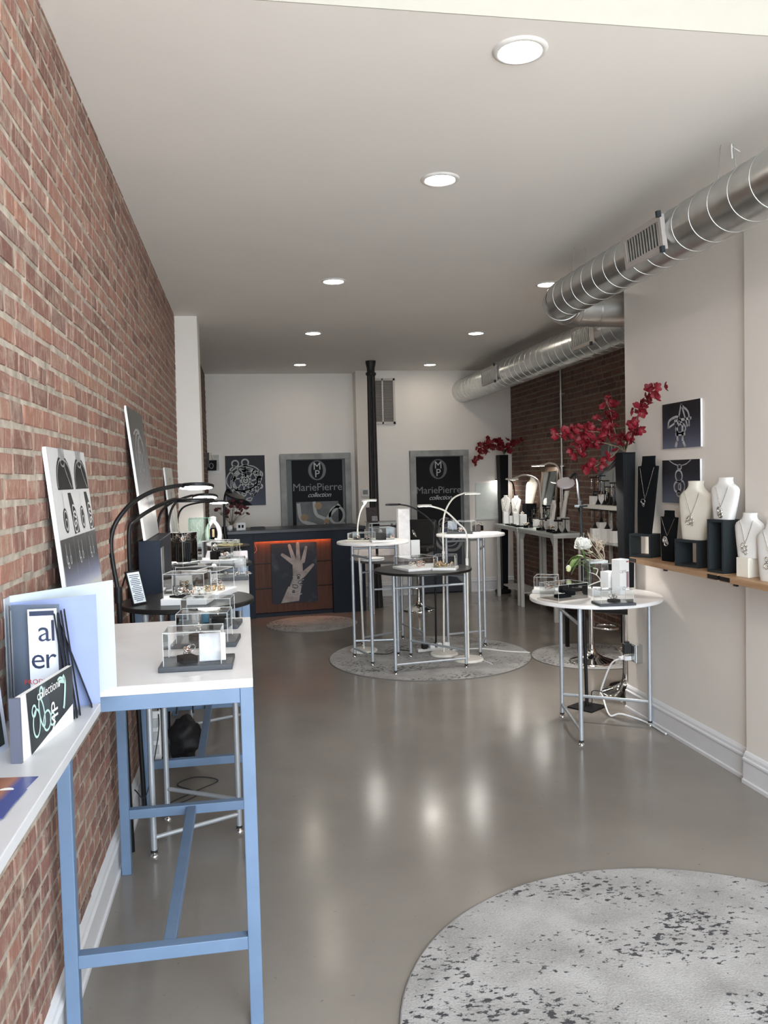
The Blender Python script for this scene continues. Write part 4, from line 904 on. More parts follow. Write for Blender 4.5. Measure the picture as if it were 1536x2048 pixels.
# ================================================================== reception counter
ct = thing('reception_counter', 'navy reception counter with glowing walnut panelled front', 'counter', (.038, 9.961, 0), .11)
x0, x1, zt = -.26, 1.42, 1.065; wx0, wx1, wz0, wz1, rec = .045, 1.005, .045, .952, .06
MB().box(((x0+x1)/2, .33, zt-.02), (x1-x0+.02, .70, .04)).build('worktop', M('counter_top', (.012, .015, .022), .35), ct, bev=.004)
MB().box(((x0+wx0)/2, .32, (zt-.04)/2), (wx0-x0, .62, zt-.04)).build('side', navy, ct, bev=.003); MB().box(((x1+wx1)/2, .32, (zt-.04)/2), (x1-wx1, .62, zt-.04)).build('side', navy, ct, bev=.003)
MB().box(((wx0+wx1)/2, .32, (wz1+zt-.04)/2), (wx1-wx0, .62, zt-.04-wz1)).build('fascia', navy, ct); MB().box(((wx0+wx1)/2, .34, wz0/2), (wx1-wx0, .58, wz0)).build('plinth', navy, ct)
MB().box(((wx0+wx1)/2, rec+.04, (wz0+wz1)/2), (wx1-wx0, .02, wz1-wz0)).build('backing', blackm, ct)
h3 = (wz1-wz0)/3
for k in range(3): MB().box(((wx0+wx1)/2, rec+.015, wz0+h3*(k+.5)), (wx1-wx0, .03, h3-.012)).build('wood_panel', walnut, ct, bev=.002)
MB().box(((wx0+wx1)/2, .016, wz1-.014), (wx1-wx0, .012, .028)).build('lip', navy, ct)
MB().box(((wx0+wx1)/2, .036, wz1-.005), (wx1-wx0-.04, .010, .006)).build('light_strip', emit('strip_orange', (1.0, .30, .08), 70.0), ct)
MB().tube(smooth([(wx0+.02, .03, wz1-.01), (wx0+.012, -.003, wz1-.05), (wx0+.03, -.004, wz1-.12), (wx0+.0, -.004, wz1-.16)]), .004, 6).build('strip_lead', M('lead_pink', (.6, .25, .2), .5), ct)
# hand photograph hung on the counter front
Mx = Matrix.Translation((.038, 9.961, 0)) @ Matrix.Rotation(.11, 4, 'Z') @ Matrix.Translation((.255, .045, .155)) @ Matrix.Rotation(PI/2, 4, 'X')
hp = thing('hand_photograph', 'photograph of a hand wearing silver bracelets hung on the counter', 'poster', mat=Mx); pw_, ph_ = .56, .735
MB().box((pw_/2, ph_/2, -.006), (pw_, ph_, .012)).build('board', blk_card, hp)
MB().add([(0, 0, .0006), (pw_, 0, .0006), (pw_, ph_, .0006), (0, ph_, .0006)], [(0, 1, 2, 3)]).build('print', grad_mat('storm_sky', [(0, (.006, .008, .016)), (.48, (.009, .011, .020)), (.64, (.05, .05, .065)), (.80, (.14, .135, .14)), (1, (.05, .05, .06))], 1, .15, -.30, 1.35, .6, 3.2), hp)
skin = M('print_skin', (.30, .25, .225), .5, var=.35, scale=10); 
def capsule(a, b, ra, rb, z):
    a = Vector(a); b = Vector(b); d = (b-a).normalized(); n = Vector((-d.y, d.x)); P = []
    for k in range(9): t = PI/2+PI*k/8; P.append(a+(n*math.sin(t)*1+d*math.cos(t))*ra if True else a)
    P2 = []
    for k in range(9): t = -PI/2+PI*k/8; P2.append(b+(n*math.sin(t)+d*math.cos(t))*rb)
    Q = [(p.x, p.y, z) for p in P[::-1]]+[(p.x, p.y, z) for p in P2[::-1]]
    ang = sorted(Q, key=lambda p: math.atan2(p[1]-(a.y+b.y)/2, p[0]-(a.x+b.x)/2)); return ang
def U(x, y): return (x/1536*240+480-541)/93*pw_, (1-((y/1536*240+1030)-1088)/114)*ph_
g = MB()
for i, (a, b, ra, rb) in enumerate((((640, 1010), (722, 800), .062, .052), ((730, 780), (730, 640), .062, .062), ((690, 620), (535, 510), .030, .019), ((690, 600), (628, 400), .028, .018), ((740, 590), (738, 380), .027, .019), ((800, 600), (848, 430), .026, .016), ((800, 760), (930, 650), .034, .017))):
    a, b = U(*a), U(*b); ptsq = capsule(a, b, ra, rb, .0010+.0001*i); g.add(ptsq, [tuple(range(len(ptsq)))])
for v in g.v: v.y = max(v.y, .004)
MB().add([(*U(500, 1096), .0009), (*U(735, 1080), .0009), (*U(775, 900), .0009), (*U(600, 900), .0009)], [(0, 1, 2, 3)]).build('printed_arm', skin, hp)
g.build('printed_hand', skin, hp)
wheels(hp, [([U(x-70+10*math.sin(k), y), U(x, y+18+8*math.sin(k*2)), U(x+75, y-8)], .011) for k, (x, y) in enumerate(((735, 800), (730, 830), (715, 860), (705, 890), (695, 915), (690, 945), (685, 975), (700, 1000), (720, 780)))], M('print_bracelet', (.34, .33, .32), .4), .0022)
wheels(hp, [(oval(*U(740, 770), .02, .014), .006), (oval(*U(665, 965), .012, .012), .010), (oval(*U(735, 800), .012, .010), .010), (oval(*U(760, 850), .03, .018, .4), .006), (oval(*U(690, 900), .034, .02, -.3), .006)], dk, .0025)
# on the counter
a = onZ(463, 1056, 1.065)
def bloom(n=5, r=.03, cup=.35, wdt=.55, seg=4):
    mb = MB()
    for k in range(n):
        A = 2*PI*k/n; u = Vector((math.cos(A), math.sin(A), 0)); v = Vector((-math.sin(A), math.cos(A), 0)); V = []
        for i in range(seg+1):
            t = i/seg; w = wdt*r*math.sin(PI*(.12+.80*t))*.9; c = u*(t*r)+Vector((0, 0, cup*r*t*t*1.1-(.25*r*max(0, t-.7))))
            V += [c-v*w+Vector((0, 0, .12*r)), c, c+v*w+Vector((0, 0, .12*r))]
        mb.add(V, [f for i in range(seg) for f in ((3*i, 3*i+1, 3*i+4, 3*i+3), (3*i+1, 3*i+2, 3*i+5, 3*i+4))], True)
    mb.ball((0, 0, .1*r), .14*r, 6, 4); return mb
def qrot(o, rr): o.rotation_euler = (rr.uniform(-1.2, 1.2), rr.uniform(-1.2, 1.2), rr.uniform(0, 6.2))
bouq = thing('dried_bouquet', 'small vase of dried dark red flowers on the reception counter', 'flowers', (onY(463, 1056, 10.1).x, 10.15, 1.065))
MB().lathe([(.025, 0), (.03, .04), (.018, .09), (.022, .11)], 16).build('vase', glass, bouq)
rr = random.Random(11); g = MB(); dr = M('dried_red', (.10, .018, .02), .7, var=.4); drw = M('dried_cream', (.42, .38, .30), .7, var=.3)
me1 = bloom(6, .03, .5).mesh('blossom'); me1.materials.append(dr); me2 = bloom(6, .022, .5).mesh('blossom'); me2.materials.append(drw)
for k in range(38):
    d = Vector((rr.gauss(0, .55), rr.gauss(0, .4), 1)).normalized(); ln = rr.uniform(.16, .30); p = Vector((0, 0, .08))+d*ln*(1 if k % 3 else .8); g.tube([(0, 0, .06), p*.6+Vector((0, 0, .03)), p], .0013, 4)
    o = bpy.data.objects.new('blossom', me1 if k % 4 else me2); COL.objects.link(o); o.parent = bouq; o.location = p; qrot(o, rr)
g.build('stems', M('dry_stem', (.10, .085, .04), .8), bouq)['kind'] = 'stuff'
tag(MB().ball((0, 0, .035), .035, 16, 10).build('paper_ball', whitep, loc=(onY(459, 1050, 10.05).x, 10.02, 1.065)), 'white ball ornament beside the dried bouquet', 'ornament')
sg = thing('counter_sign', 'small white card sign with two dark squares on the reception counter', 'sign', (onY(482, 1055, 10.1).x, 10.12, 1.065)); MB().box((0, 0, .045), (.11, .006, .09)).build('card', whitep, sg)
for x in (-.02, .02): MB().box((x, -.0035, .045), (.025, .002, .035)).build('printed_square', blk_card, sg)
a = onY(515, 1056, 10.3); tag(MB().box((0, 0, .008), (.18, .13, .016)).box((0, .0, .018), (.17, .12, .004)).build('tablet', blackm, loc=(a.x, 10.35, 1.065), bev=.003), 'black tablet lying on the reception counter', 'tablet')

# ================================================================== back wall pictures
a, b = onY(450, 912, YB), onY(532, 1010, YB); w_, h_ = b.x-a.x, a.z-b.z
bp_ = panel('square dark photograph of a wheel-like silver brooch on the back wall', (a.x, YB-.014, b.z), (1, 0, 0), (0, 0, 1), w_, h_, grad_mat('brooch_ground', [(0, (.075, .08, .125)), (.35, (.04, .043, .07)), (.7, (.007, .007, .013)), (1, (.005, .005, .010))], 1, 1.4, 0, .1, rough=.6), name='wall_picture', cat='picture')
wheels(bp_, jewel_sketch(w_, h_, 3, 9, .020)+[(oval(w_*.45, h_*.55, .24, .17, .3), .016), (oval(w_*.5, h_*.45, .20, .22, -.4), .016), (oval(w_*.25, h_*.84, .045, .045), .02), (oval(w_*.50, h_*.86, .045, .045), .02), (oval(w_*.85, h_*.62, .045, .045), .02), (oval(w_*.68, h_*.27, .045, .045), .02), (smooth([(w_*.25, h_*.80, 0), (w_*.12, h_*.72, 0), (w_*.22, h_*.6, 0)]), .018), ([(w_*.50, h_*.82), (w_*.5, h_*.5)], .022), (smooth([(w_*.2, h_*.35, 0), (w_*.45, h_*.15, 0), (w_*.62, h_*.10, 0), (w_*.66, h_*.25, 0)]), .02)], M('print_pewter', (.30, .30, .275), .4, var=.3, scale=20))
MB().add([(.02, 0, .001), (w_*.66, 0, .001), (w_*.5, h_*.12, .001), (w_*.3, h_*.2, .001), (w_*.12, h_*.12, .001)], [(0, 1, 2, 3, 4)]).build('printed_shadow', blk_card, bp_)
# framed note and gift bags by the brick return
a = onY(419, 908, YB); fr_ = thing('framed_note', 'white framed note on the back wall above the gift bags', 'picture', (a.x, YB, onY(419, 945, YB).z)); MB().box((.07, -.01, .13), (.15, .02, .27)).build('frame', whitep, fr_); MB().box((.07, -.0205, .13), (.11, .002, .22)).build('print', M('note_print', (.48, .47, .42), .5, var=.2), fr_)
def bag(label, p, w, h, mat, mark):
    t = thing('gift_bag', label, 'bag', p, 0); MB().box((0, 0, h/2), (w, .07, h), taper=1.12).build('body', mat, t); MB().tube(smooth([(-w*.25, 0, h), (-.01, 0, h+.09), (.01, 0, h+.09), (w*.25, 0, h)]), .003, 5).build('handle', jgold if mark else blackm, t)
    if mark: wheels_t = MB().torus((0, -.039, h*.45), .035, .004, (0, 1, 0), 20, 5, .75, 1).build('emblem', ltrw, t)
    return t
hk_ = onY(423, 940, 11.5); bag('small black gift bag with a pale ring emblem hung by the framed note', (hk_.x+.0, 11.53, onY(423, 941, 11.5).z), .13, .14, blk_card, True)
bag('plain dark gift bag hung left of the emblem bag', (onY(411, 940, 11.45).x, 11.45, onY(411, 935, 11.45).z), .10, .2, M('bag_navy', (.02, .02, .028), .5), False)

# ================================================================== centre group
ZB_ = .87
round_table('low round black table in the centre with two white display trays', (1.50, 6.97), .425, ZB_, black, (1.841, 6.85), (1.205, 6.77), (1.463, 7.40), zf=.007)
round_table('tall round white table left of the centre group', (1.135, 7.42), .33, 1.09, white, (.958, 7.53), (1.067, 7.15), (1.36, 7.48), zf=.007)
round_table('tall round white table right of the centre group', (2.095, 7.55), .325, 1.115, white, (2.254, 7.66), (2.09, 7.27), (1.865, 7.58), zf=.007)
round_table('low round grey-edged table at the back of the centre group', (1.42, 8.02), .42, .87, M('grey_laminate', (.085, .075, .075), .4, var=.1), (1.551, 8.25), (1.10, 8.0), (1.66, 7.72), zf=.007)
wl_ = M('lamp_white', (.74, .72, .66), .4)
def floor_lamp_px(label, bq, pts, head, rad, mat, **kw):
    b = onZ(bq[0], bq[1], .007); P = [onY(x, y, b.y+dy) for x, y, dy in pts]; h = onY(head[0], head[1], b.y+head[2]); return arc_lamp(label, b, P, h, rad, mat, **kw)
floor_lamp_px('white arched lamp over the tall left white table', (728, 1302), [(718, 1112, 0), (715, 1060, 0), (720, 1025, 0), (732, 1004, 0)], (738, 1000, 0), .075, wl_, base_r=.13)
floor_lamp_px('white arched lamp bending left from the right rim of the black table', (937, 1320), [(934, 1125, 0), (933, 1068, 0), (915, 1045, .02), (890, 1022, .03), (864, 1013, .04)], (849, 1011, .05), .065, wl_, base_r=.135)
floor_lamp_px('white arched lamp bending right over the tall right white table', (888, 1309), [(887, 1110, 0), (886, 1060, 0), (890, 1025, 0), (905, 998, .03), (926, 987, .05)], (945, 986, .08), .08, wl_, base_r=.13)
floor_lamp_px('black arched lamp bending left behind the white pillar', (872, 1293), [(870, 1095, 0), (868, 1055, 0), (855, 1035, .0), (825, 1015, .0), (800, 1009, 0)], (786, 1009, 0), .075, blackm, base_r=.13, lit=False)
# trays on the low black table
ct1 = case_px('left white-tray display case on the low centre black table', (785, 1137), (817, 1144), (onZ(843, 1136, ZB_)-onZ(817, 1144, ZB_)).length, .085, ZB_, bh=.022)
ct2 = case_px('right white-tray display case of gold rings on the low centre black table', (864, 1141), (912, 1141), .19, .10, ZB_, bh=.022)
bpy.context.view_layer.update()
def fit_case(c): return [o for o in COL.objects if o.parent == c and o.name.startswith('base_tray')][0].dimensions
for c, kinds, lb in ((ct1, (('brooch', jsil, .35, .45), ('cuff', jrose, .6, .6)), 'left white tray'), (ct2, (('cuff', jgold, .25, .3), ('brooch', jgold, .5, .55), ('brooch', jsil, .72, .35), ('ring', jgold, .75, .7), ('ring', jrose, .3, .7)), 'right white tray')):
    dm = fit_case(c)
    for k, (kd, mt_, u, v) in enumerate(kinds): jewel(kd, inside(c, dm.x*u, dm.y*v, .022), ('first', 'second', 'third', 'fourth', 'fifth')[k]+' piece from the left in the %s on the low black table' % lb, 1.2, mt_)
# tall left table
ct3 = case_px('low clear case of pale rings at the left of the tall left white table', (692, 1083), (741, 1083), .2, .06, 1.09, bh=.014, bmat=linen)
ct4 = case_px('taller clear case with a black block on the tall left white table', (744, 1085), (792, 1083), .2, .11, 1.09, bh=.016)
bpy.context.view_layer.update()
for k, u in enumerate((.35, .75)): dm = fit_case(ct3); jewel('cuff', inside(ct3, dm.x*u, .08, .014), ('left', 'right')[k]+' silver cuff in the low case of the tall left white table', .8, pad=(.06, .05, .006))
dm = fit_case(ct4); jewel('brooch', inside(ct4, dm.x*.45, .08, .016), 'silver brooch on a black block in the taller case of the tall left white table', 1.1, pad=(.09, .06, .06)); jewel('ring', inside(ct4, dm.x*.85, .06, .016), 'bright ring at the right of the taller case of the tall left white table', 1.1)
# tall right table
ct5 = case_px('clear case on a dark tray on the tall right white table', (893, 1068), (945, 1068), .2, .10, 1.115, bh=.016, bmat=slate)
bpy.context.view_layer.update(); dm = fit_case(ct5)
jewel('cuff', inside(ct5, dm.x*.45, .09, .016), 'silver cuff in the dark-tray case of the tall right white table', 1.0); 
a = onZ(957, 1061, 1.115); jewel('brooch', (a.x, a.y-.02, 1.115), 'rose brooch on a black dome at the right of the tall right white table', 1.1, pad=(.07, .06, .05))
a = Vector((2.20, 7.70, 0)); tag(MB().box((0, 0, .03), (.07, .05, .06)).box((0, 0, .064), (.05, .04, .012)).build('ring_block', M('block_brown', (.05, .04, .035), .6), loc=(a.x, a.y, 1.115), bev=.004), 'dark brown ring block behind the dark-tray case', 'block')
tag(MB().box((0, 0, .006), (.26, .12, .012)).box((0, .05, .012), (.26, .02, .006)).build('white_tray', whitep, loc=(2.22, 7.44, 1.115), bev=.002), 'thin white tray at the far side of the tall right white table', 'tray')
# back table of the centre group
a = onY(808, 1118, 7.95); pl = thing('display_pillar', 'tall white square display pillar on the grey-edged round table', 'pillar', (a.x, 7.95, .87)); MB().box((0, 0, .24), (.115, .10, .48)).build('shaft', M('pillar_white', (.74, .72, .72), .5, var=.08, scale=30), pl, bev=.003); MB().box((0, 0, .482), (.12, .105, .004)).build('cap', whitep, pl)
a = onY(833, 1118, 7.9); pb = thing('ring_pedestal', 'short white pedestal carrying one upright bangle on the grey-edged round table', 'pedestal', (a.x, 7.98, .87)); MB().box((0, 0, .085), (.09, .09, .17)).build('block', whitep, pb, bev=.002); MB().box((0, 0, .178), (.07, .06, .014)).build('pad', blackv, pb)
tag(MB().torus((0, 0, .04), .036, .006, (.8, -.3, .4), 24, 8).torus((0, 0, .04), .028, .003, (.8, -.3, .4), 24, 6).build('metal_bangle', jsil, loc=(a.x, 7.98, 1.06)), 'bright bangle standing on the short white pedestal', 'bracelet')
tag(MB().disc((0, 0, .014), .12, .014, 40).lathe([(.10, .014), (.115, .02), (.118, .024), (.112, .022)], 40, cap=False).build('white_plate', whitep, loc=(onY(745, 1116, 7.8).x, 7.82, .87)), 'round white plate on the grey-edged round table', 'plate')
a = onY(755, 1105, 8.25); bo = thing('pink_boards', 'pair of pale pink boards standing on the grey-edged round table', 'board', (a.x, 8.25, .87)); 
for k, x in enumerate((-.14, .13)): MB().box((x, .01*k, .08), (.24, .02, .16)).build('board', M('board_pink', (.62, .55, .52), .6, var=.1), bo)
# things on the floor of the centre group
a = onZ(868, 1302, .007); pws = thing('power_strip', 'black power strip with white plugs on the centre rug', 'power strip', (a.x, a.y, .007), .15); MB().box((0, 0, .02), (.34, .05, .03)).build('body', M('strip_white', (.55, .54, .52), .5), pws, bev=.005)
for k in range(4): MB().box((-.10+.075*k, -.01, .055), (.05, .05, .045)).build('plug', whitep if k else blackm, pws, bev=.006)
g = MB(); rr = random.Random(5)
for k in range(1):
    g.tube(smooth([(a.x-.2, a.y+.02, .012), (a.x-.32, a.y+.12, .012), (a.x-.45, a.y-.02, .012), (a.x-.6, a.y+.05, .012), (a.x-.75, a.y+.2, .012)]), .004, 6)
tag(g.build('black_cable', rubber), 'black cable snaking left over the centre rug', 'cable')
p_ = [onZ(905, 1300, .011), onZ(960, 1297, .011), onZ(1010, 1302, .011), onZ(1060, 1305, .011)]
tag(MB().tube(smooth(p_), .005, 6).build('white_cable', whitep), 'white cable running right across the centre rug', 'cable')
tag(MB().tube(smooth([onZ(952, 1312, .011), onZ(965, 1320, .011), onZ(985, 1328, .011)]), .004, 6).build('white_cable', whitep), 'short white cable end beside the white lamp base', 'cable')

# ================================================================== behind the centre group
gd = thing('glass_desk', 'tall glass-topped desk with dark legs before the column', 'desk', (1.475, 9.85, 0)); dw = .37
MB().box((dw/2, .2, 1.108), (dw, .42, .012)).build('top', clear('desk_glass', (.70, .74, .74), 1.5), gd); MB().box((dw/2, -.011, 1.108), (dw, .004, .013)).build('top_edge', M('glass_edge', (.45, .52, .50), .2), gd)
for x in (.03, dw-.03):
    for y in (.03, .37): MB().cyl((x, y, 0), (x, y, 1.10), .014, n=12).build('leg', silver, gd)
MB().box((dw/2, .03, 1.06), (dw-.06, .02, .03)).build('rail', charc, gd); MB().box((dw/2, .37, .25), (dw-.06, .015, .02)).build('rail', silver, gd)
MB().box((dw*.5, .30, .98), (.22, .05, .16)).build('equipment', blackm, gd)
a = Vector((1.53, 9.9, 0)); pc = thing('postcard_stand', 'dark postcard propped upright on the glass desk', 'card', (a.x, 9.98, 1.114)); MB().box((0, .03, .09), (.14, .004, .19), rot=Matrix.Rotation(-.3, 3, 'X')).build('card', M('card_dark', (.03, .015, .018), .4, var=.6, scale=20), pc); MB().box((.03, .008, .045), (.07, .003, .06), rot=Matrix.Rotation(-.3, 3, 'X')).build('printed_jewel', dkl, pc)
tag(MB().box((0, 0, .003), (.22, .12, .004)).box((.03, .02, .007), (.2, .1, .003), rz=.2).build('papers', M('paper_grey', (.42, .42, .41), .6), loc=(a.x+.18, 10.02, 1.114)), 'loose papers lying on the glass desk', 'papers')
bx_ = onZ(814, 1222, 0)
def bar_stool(label, p, seat_z, rz, back=.4, br=.2, seat=True):
    t = thing('bar_stool', label, 'stool', p, rz, 'chrome-based black stools'); MB().lathe([(br, 0), (br, .010), (br*.92, .018), (br*.55, .040), (br*.25, .075), (.028, .12), (.025, .16)], 40, smooth=True).build('base', chrome, t)
    MB().cyl((0, 0, .12), (0, 0, seat_z-.08), .024, n=20).build('pole', chrome, t); MB().tube([(.0, -.03, .30), (-.12, -.10, .30), (-.10, -.20, .30), (.0, -.24, .30), (.10, -.20, .30), (.12, -.10, .30), (0, -.03, .30)], .010, 8).build('footrest', chrome, t)
    lt = M('black_leather', (.014, .013, .013), .45, bump=.2, bscale=60)
    if seat:
        MB().box((0, 0, seat_z-.03), (.40, .40, .09)).build('seat', lt, t, bev=.03)
        if back: MB().box((0, .19, seat_z+back/2-.02), (.38, .07, back), rot=Matrix.Rotation(-.15, 3, 'X')).build('backrest', lt, t, bev=.03)
    return t
bar_stool('black leather swivel stool with backrest before the right banner', (2.09, bx_.y+.02, 0), .80, -.5, .34)
# ================================================================== right: white round table and its displays
ZW = .88; TC = (2.19, 4.95)
round_table('round white table against the white wall with peony and cases', TC, .415, ZW, white, (2.095, 5.30), (1.986, 4.717), (2.575, 4.98), th=.024)
q1 = case_px('rear clear case on a white tray at the left rim of the right white table', (1064, 1187), (1116, 1188), .19, .085, ZW, bh=.022)
q2 = case_px('clear case with a black stepped block on the right white table', (1074, 1199), (1117, 1207), .26, .095, ZW, bh=.012, bmat=M('tray_wood', (.62, .56, .50), .5))
q3 = case_px('clear case on a slate tray at the front of the right white table', (1200, 1214), (1273, 1211), .15, .075, ZW, bh=.016, bmat=slate)
bpy.context.view_layer.update()
dm = fit_case(q2); sb = thing('stepped_block', 'black stepped ring block inside a clear case on the right white table', 'block', inside(q2, dm.x*.45, .13, .012)); MB().box((0, 0, .010), (.10, .05, .02), rz=.3).build('step', blackv, sb, bev=.003); MB().box((.0, .005, .05), (.035, .045, .04), rz=.3).build('step', blackv, sb, bev=.003); MB().box((.05, .0, .035), (.045, .05, .045), rz=.3).build('step', blackv, sb, bev=.003)
dm = fit_case(q3); jewel('brooch', inside(q3, dm.x*.5, .07, .016), 'silver brooch on a black dome in the slate-tray case of the right white table', 1.0, pad=(.06, .05, .016))
dm = fit_case(q1); jewel('cuff', inside(q1, dm.x*.6, .08, .022), 'dark cuff in the rear case of the right white table', .9)
a = onZ(1247, 1188, ZW); bx2 = thing('product_box', 'tall white printed carton standing on the right white table', 'box', (a.x-.01, a.y+.02, ZW), .42); bh2 = .225
MB().box((0, 0, bh2/2), (.085, .07, bh2)).build('carton', whitep, bx2, bev=.002)
MB().box((.0435, 0, bh2*.5), (.001, .066, bh2*.96)).build('printed_side', M('carton_lilac', (.60, .57, .63), .5, var=.08, scale=40), bx2)
MB().box((.026, -.0356, bh2*.42), (.022, .001, bh2*.45)).build('printed_band', M('carton_mauve', (.30, .20, .22), .5), bx2); MB().box((.026, -.0356, bh2*.93), (.022, .001, .008)).build('printed_band', M('carton_red', (.40, .06, .05), .5), bx2)
moved(text_mb('C&ML', .026), 0, 0, 0).build('lettering', M('carton_ink', (.25, .24, .24), .5), bx2); lt_ = [o for o in COL.objects if o.parent == bx2 and o.name.startswith('lettering')][0]; lt_.location = (-.015, -.0358, bh2*.62); lt_.rotation_euler = (PI/2, 0, 0)
MB().torus((-.01, -.036, .04), .010, .0016, (0, 1, 0), 16, 4).build('emblem', M('carton_ink', (.25, .24, .24), .5), bx2)
MB().torus((.044, .01, bh2*.85), .010, .0012, (1, 0, 0), 16, 4).build('emblem', M('carton_ink', (.25, .24, .24), .5), bx2)
a = onZ(1221, 1186, ZW); wb2 = thing('card_block', 'white card block with a pinkish side beside the printed carton', 'block', (a.x, a.y+.03, ZW), .4); MB().box((0, 0, .07), (.075, .07, .14)).build('block', whitep, wb2, bev=.002); MB().box((.038, 0, .07), (.002, .066, .136)).build('side', M('card_blush', (.62, .48, .42), .5), wb2)
a = onZ(1192, 1184, ZW); tb2 = thing('tall_acrylic_box', 'tall narrow empty clear box behind the slate-tray case', 'display case', (a.x-.03, a.y+.03, ZW)); g = MB(); q = [(0, 0), (.13, 0), (.13, .10), (0, .10)]; g.add([(x, y, .004) for x, y in q]+[(x, y, .2) for x, y in q], [(0, 1, 5, 4), (1, 2, 6, 5), (2, 3, 7, 6), (3, 0, 4, 7), (4, 5, 6, 7)]); g.build('cover', acry, tb2); g = MB()
for i in range(4): g.tube([(*q[i], .2), (*q[(i+1) % 4], .2)], .0016, 4); g.tube([(*q[i], 0), (*q[i], .2)], .0014, 4)
g.build('cover_edge', edge, tb2)['kind'] = 'stuff'
MB().box((.07, .05, .19), (.12, .09, .012)).build('top_tray', M('tray_clear', (.62, .64, .64), .2), tb2)
a = onZ(1193, 1190, ZW); tw = MB(); rr = random.Random(9); wt_ = thing('white_cube', 'small white cube with a pale twig on the right white table', 'cube', (a.x-.02, a.y-.02, ZW)); MB().box((0, 0, .022), (.055, .05, .044)).build('cube', whitep, wt_, bev=.002)
for pts in ([(.06, .02, .03), (.05, .02, .09), (.02, .02, .13), (-.03, .02, .15)], [(.05, .02, .09), (.0, .02, .075), (-.04, .02, .06)], [(.02, .02, .13), (.03, .02, .165), (.0, .02, .175)], [(.06, .02, .04), (.02, .02, .035), (-.05, .02, .05)], [(.055, .02, .06), (.08, .02, .07)]): tw.tube(smooth(pts, 4), [.004-.00018*i for i in range(4*(len(pts)-1)+1)], 6)
tw.build('twig', M('twig_cream', (.66, .62, .55), .7), wt_)
# peony in a clear vase
a = onZ(1185, 1180, ZW); pe = thing('peony_stem', 'large white peony with a bud and leaves in a clear vase', 'flower', (a.x+.0, a.y+.07, ZW))
o_ = Vector(pe.location); fl = onY(1166, 1098, o_.y-.05)-o_; bd_ = onY(1137, 1141, o_.y-.08)-o_
MB().lathe([(.03, 0), (.034, .05), (.028, .12), (.032, .15)], 20).build('vase', glass, pe); grn = M('leaf_green', (.09, .16, .035), .55, var=.3, scale=8); ylw = M('bud_cream', (.62, .66, .32), .6)
MB().tube(smooth([(0, 0, .02), (-.0, 0, .15), fl*.75+Vector((0, 0, .02)), fl]), .005, 7).build('stem', grn, pe); MB().tube(smooth([(0, 0, .02), (-.01, 0, .14), bd_*.6+Vector((0, 0, .09)), bd_]), .004, 7).build('stem', grn, pe)
pet = M('petal_white', (.84, .83, .77), .6, var=.05); rr = random.Random(3)
pb_ = MB()
V = []; s = 5
for i in range(s+1):
    for j in range(s+1):
        u, v = i/s, j/s-.5; wdt = .034*math.sin(PI*(.15+.75*u)); V.append((v*2*wdt, u*.06, .022*u*u+.5*wdt*(4*v*v)-.006*math.sin(9*v)*u))
pb_.add(V, [(i*(s+1)+j, i*(s+1)+j+1, (i+1)*(s+1)+j+1, (i+1)*(s+1)+j) for i in range(s) for j in range(s)], True)
mep = pb_.mesh('petal'); mep.materials.append(pet)
for k in range(50):
    ring = 0 if k < 10 else (1 if k < 24 else (2 if k < 38 else 3)); o = bpy.data.objects.new('petal', mep); COL.objects.link(o); o.parent = pe; o.location = fl; o.rotation_euler = ((1.45, 1.05, .55, -.1)[ring]+rr.uniform(-.25, .25), rr.uniform(-.25, .25), rr.uniform(0, 6.28)); sc_ = (1.05, 1.15, 1.15, 1.0)[ring]*rr.uniform(.9, 1.1); o.scale = (sc_, sc_, sc_)
for k in range(6):
    o = bpy.data.objects.new('bud_petal', mep); COL.objects.link(o); o.parent = pe; o.location = bd_; o.rotation_euler = (1.1, 0, k*1.05); o.scale = (.5, .55, .5)
MB().ball(bd_+Vector((0, 0, .012)), .017, 12, 8, (1, 1, 1.2)).build('bud', ylw, pe)
def leaf(p, d, ln, w):
    d = Vector(d).normalized(); sd = d.cross(Vector((0, 0, 1))).normalized(); V = []; n = 6
    for i in range(n+1): t = i/n; c = Vector(p)+d*ln*t+Vector((0, 0, .03*math.sin(PI*t)-.02*t)); ww = w*math.sin(PI*(.05+.93*t)); V += [c-sd*ww+Vector((0, 0, .2*ww)), c, c+sd*ww+Vector((0, 0, .2*ww))]
    return MB().add(V, [f for i in range(n) for f in ((3*i, 3*i+1, 3*i+4, 3*i+3), (3*i+1, 3*i+2, 3*i+5, 3*i+4))], True)
for p, d, ln, w in ((fl*.8, (-.9, -.2, -.5), .15, .034), (fl*.8, (-.5, .4, -.2), .13, .034), (fl*.85, (.8, -.2, -.1), .12, .030), (fl*.7, (-.9, .1, -.7), .12, .030), (bd_*.7+Vector((0, 0, .06)), (.3, -.5, .3), .10, .016), (fl*.75, (.3, -.6, -.5), .12, .02)): leaf(p, d, ln, w).build('leaf', grn, pe)
# dry branches behind
a = onZ(1222, 1178, ZW); g = MB(); rr = random.Random(21); dbv = thing('dry_branches', 'bundle of dry twigs standing behind the white card block', 'branches', (a.x+.05, a.y+.10, ZW)); MB().lathe([(.03, 0), (.035, .10), (.025, .14), (.028, .16)], 18).build('pot', blackm, dbv)
for k in range(5): twig(g, (0, 0, .12), (rr.uniform(-1, .35), rr.uniform(-.5, .5), .9), .13, .0035, 3, rr, .9)
g.build('twigs', M('twig_tan', (.40, .34, .27), .8), dbv)['kind'] = 'stuff'
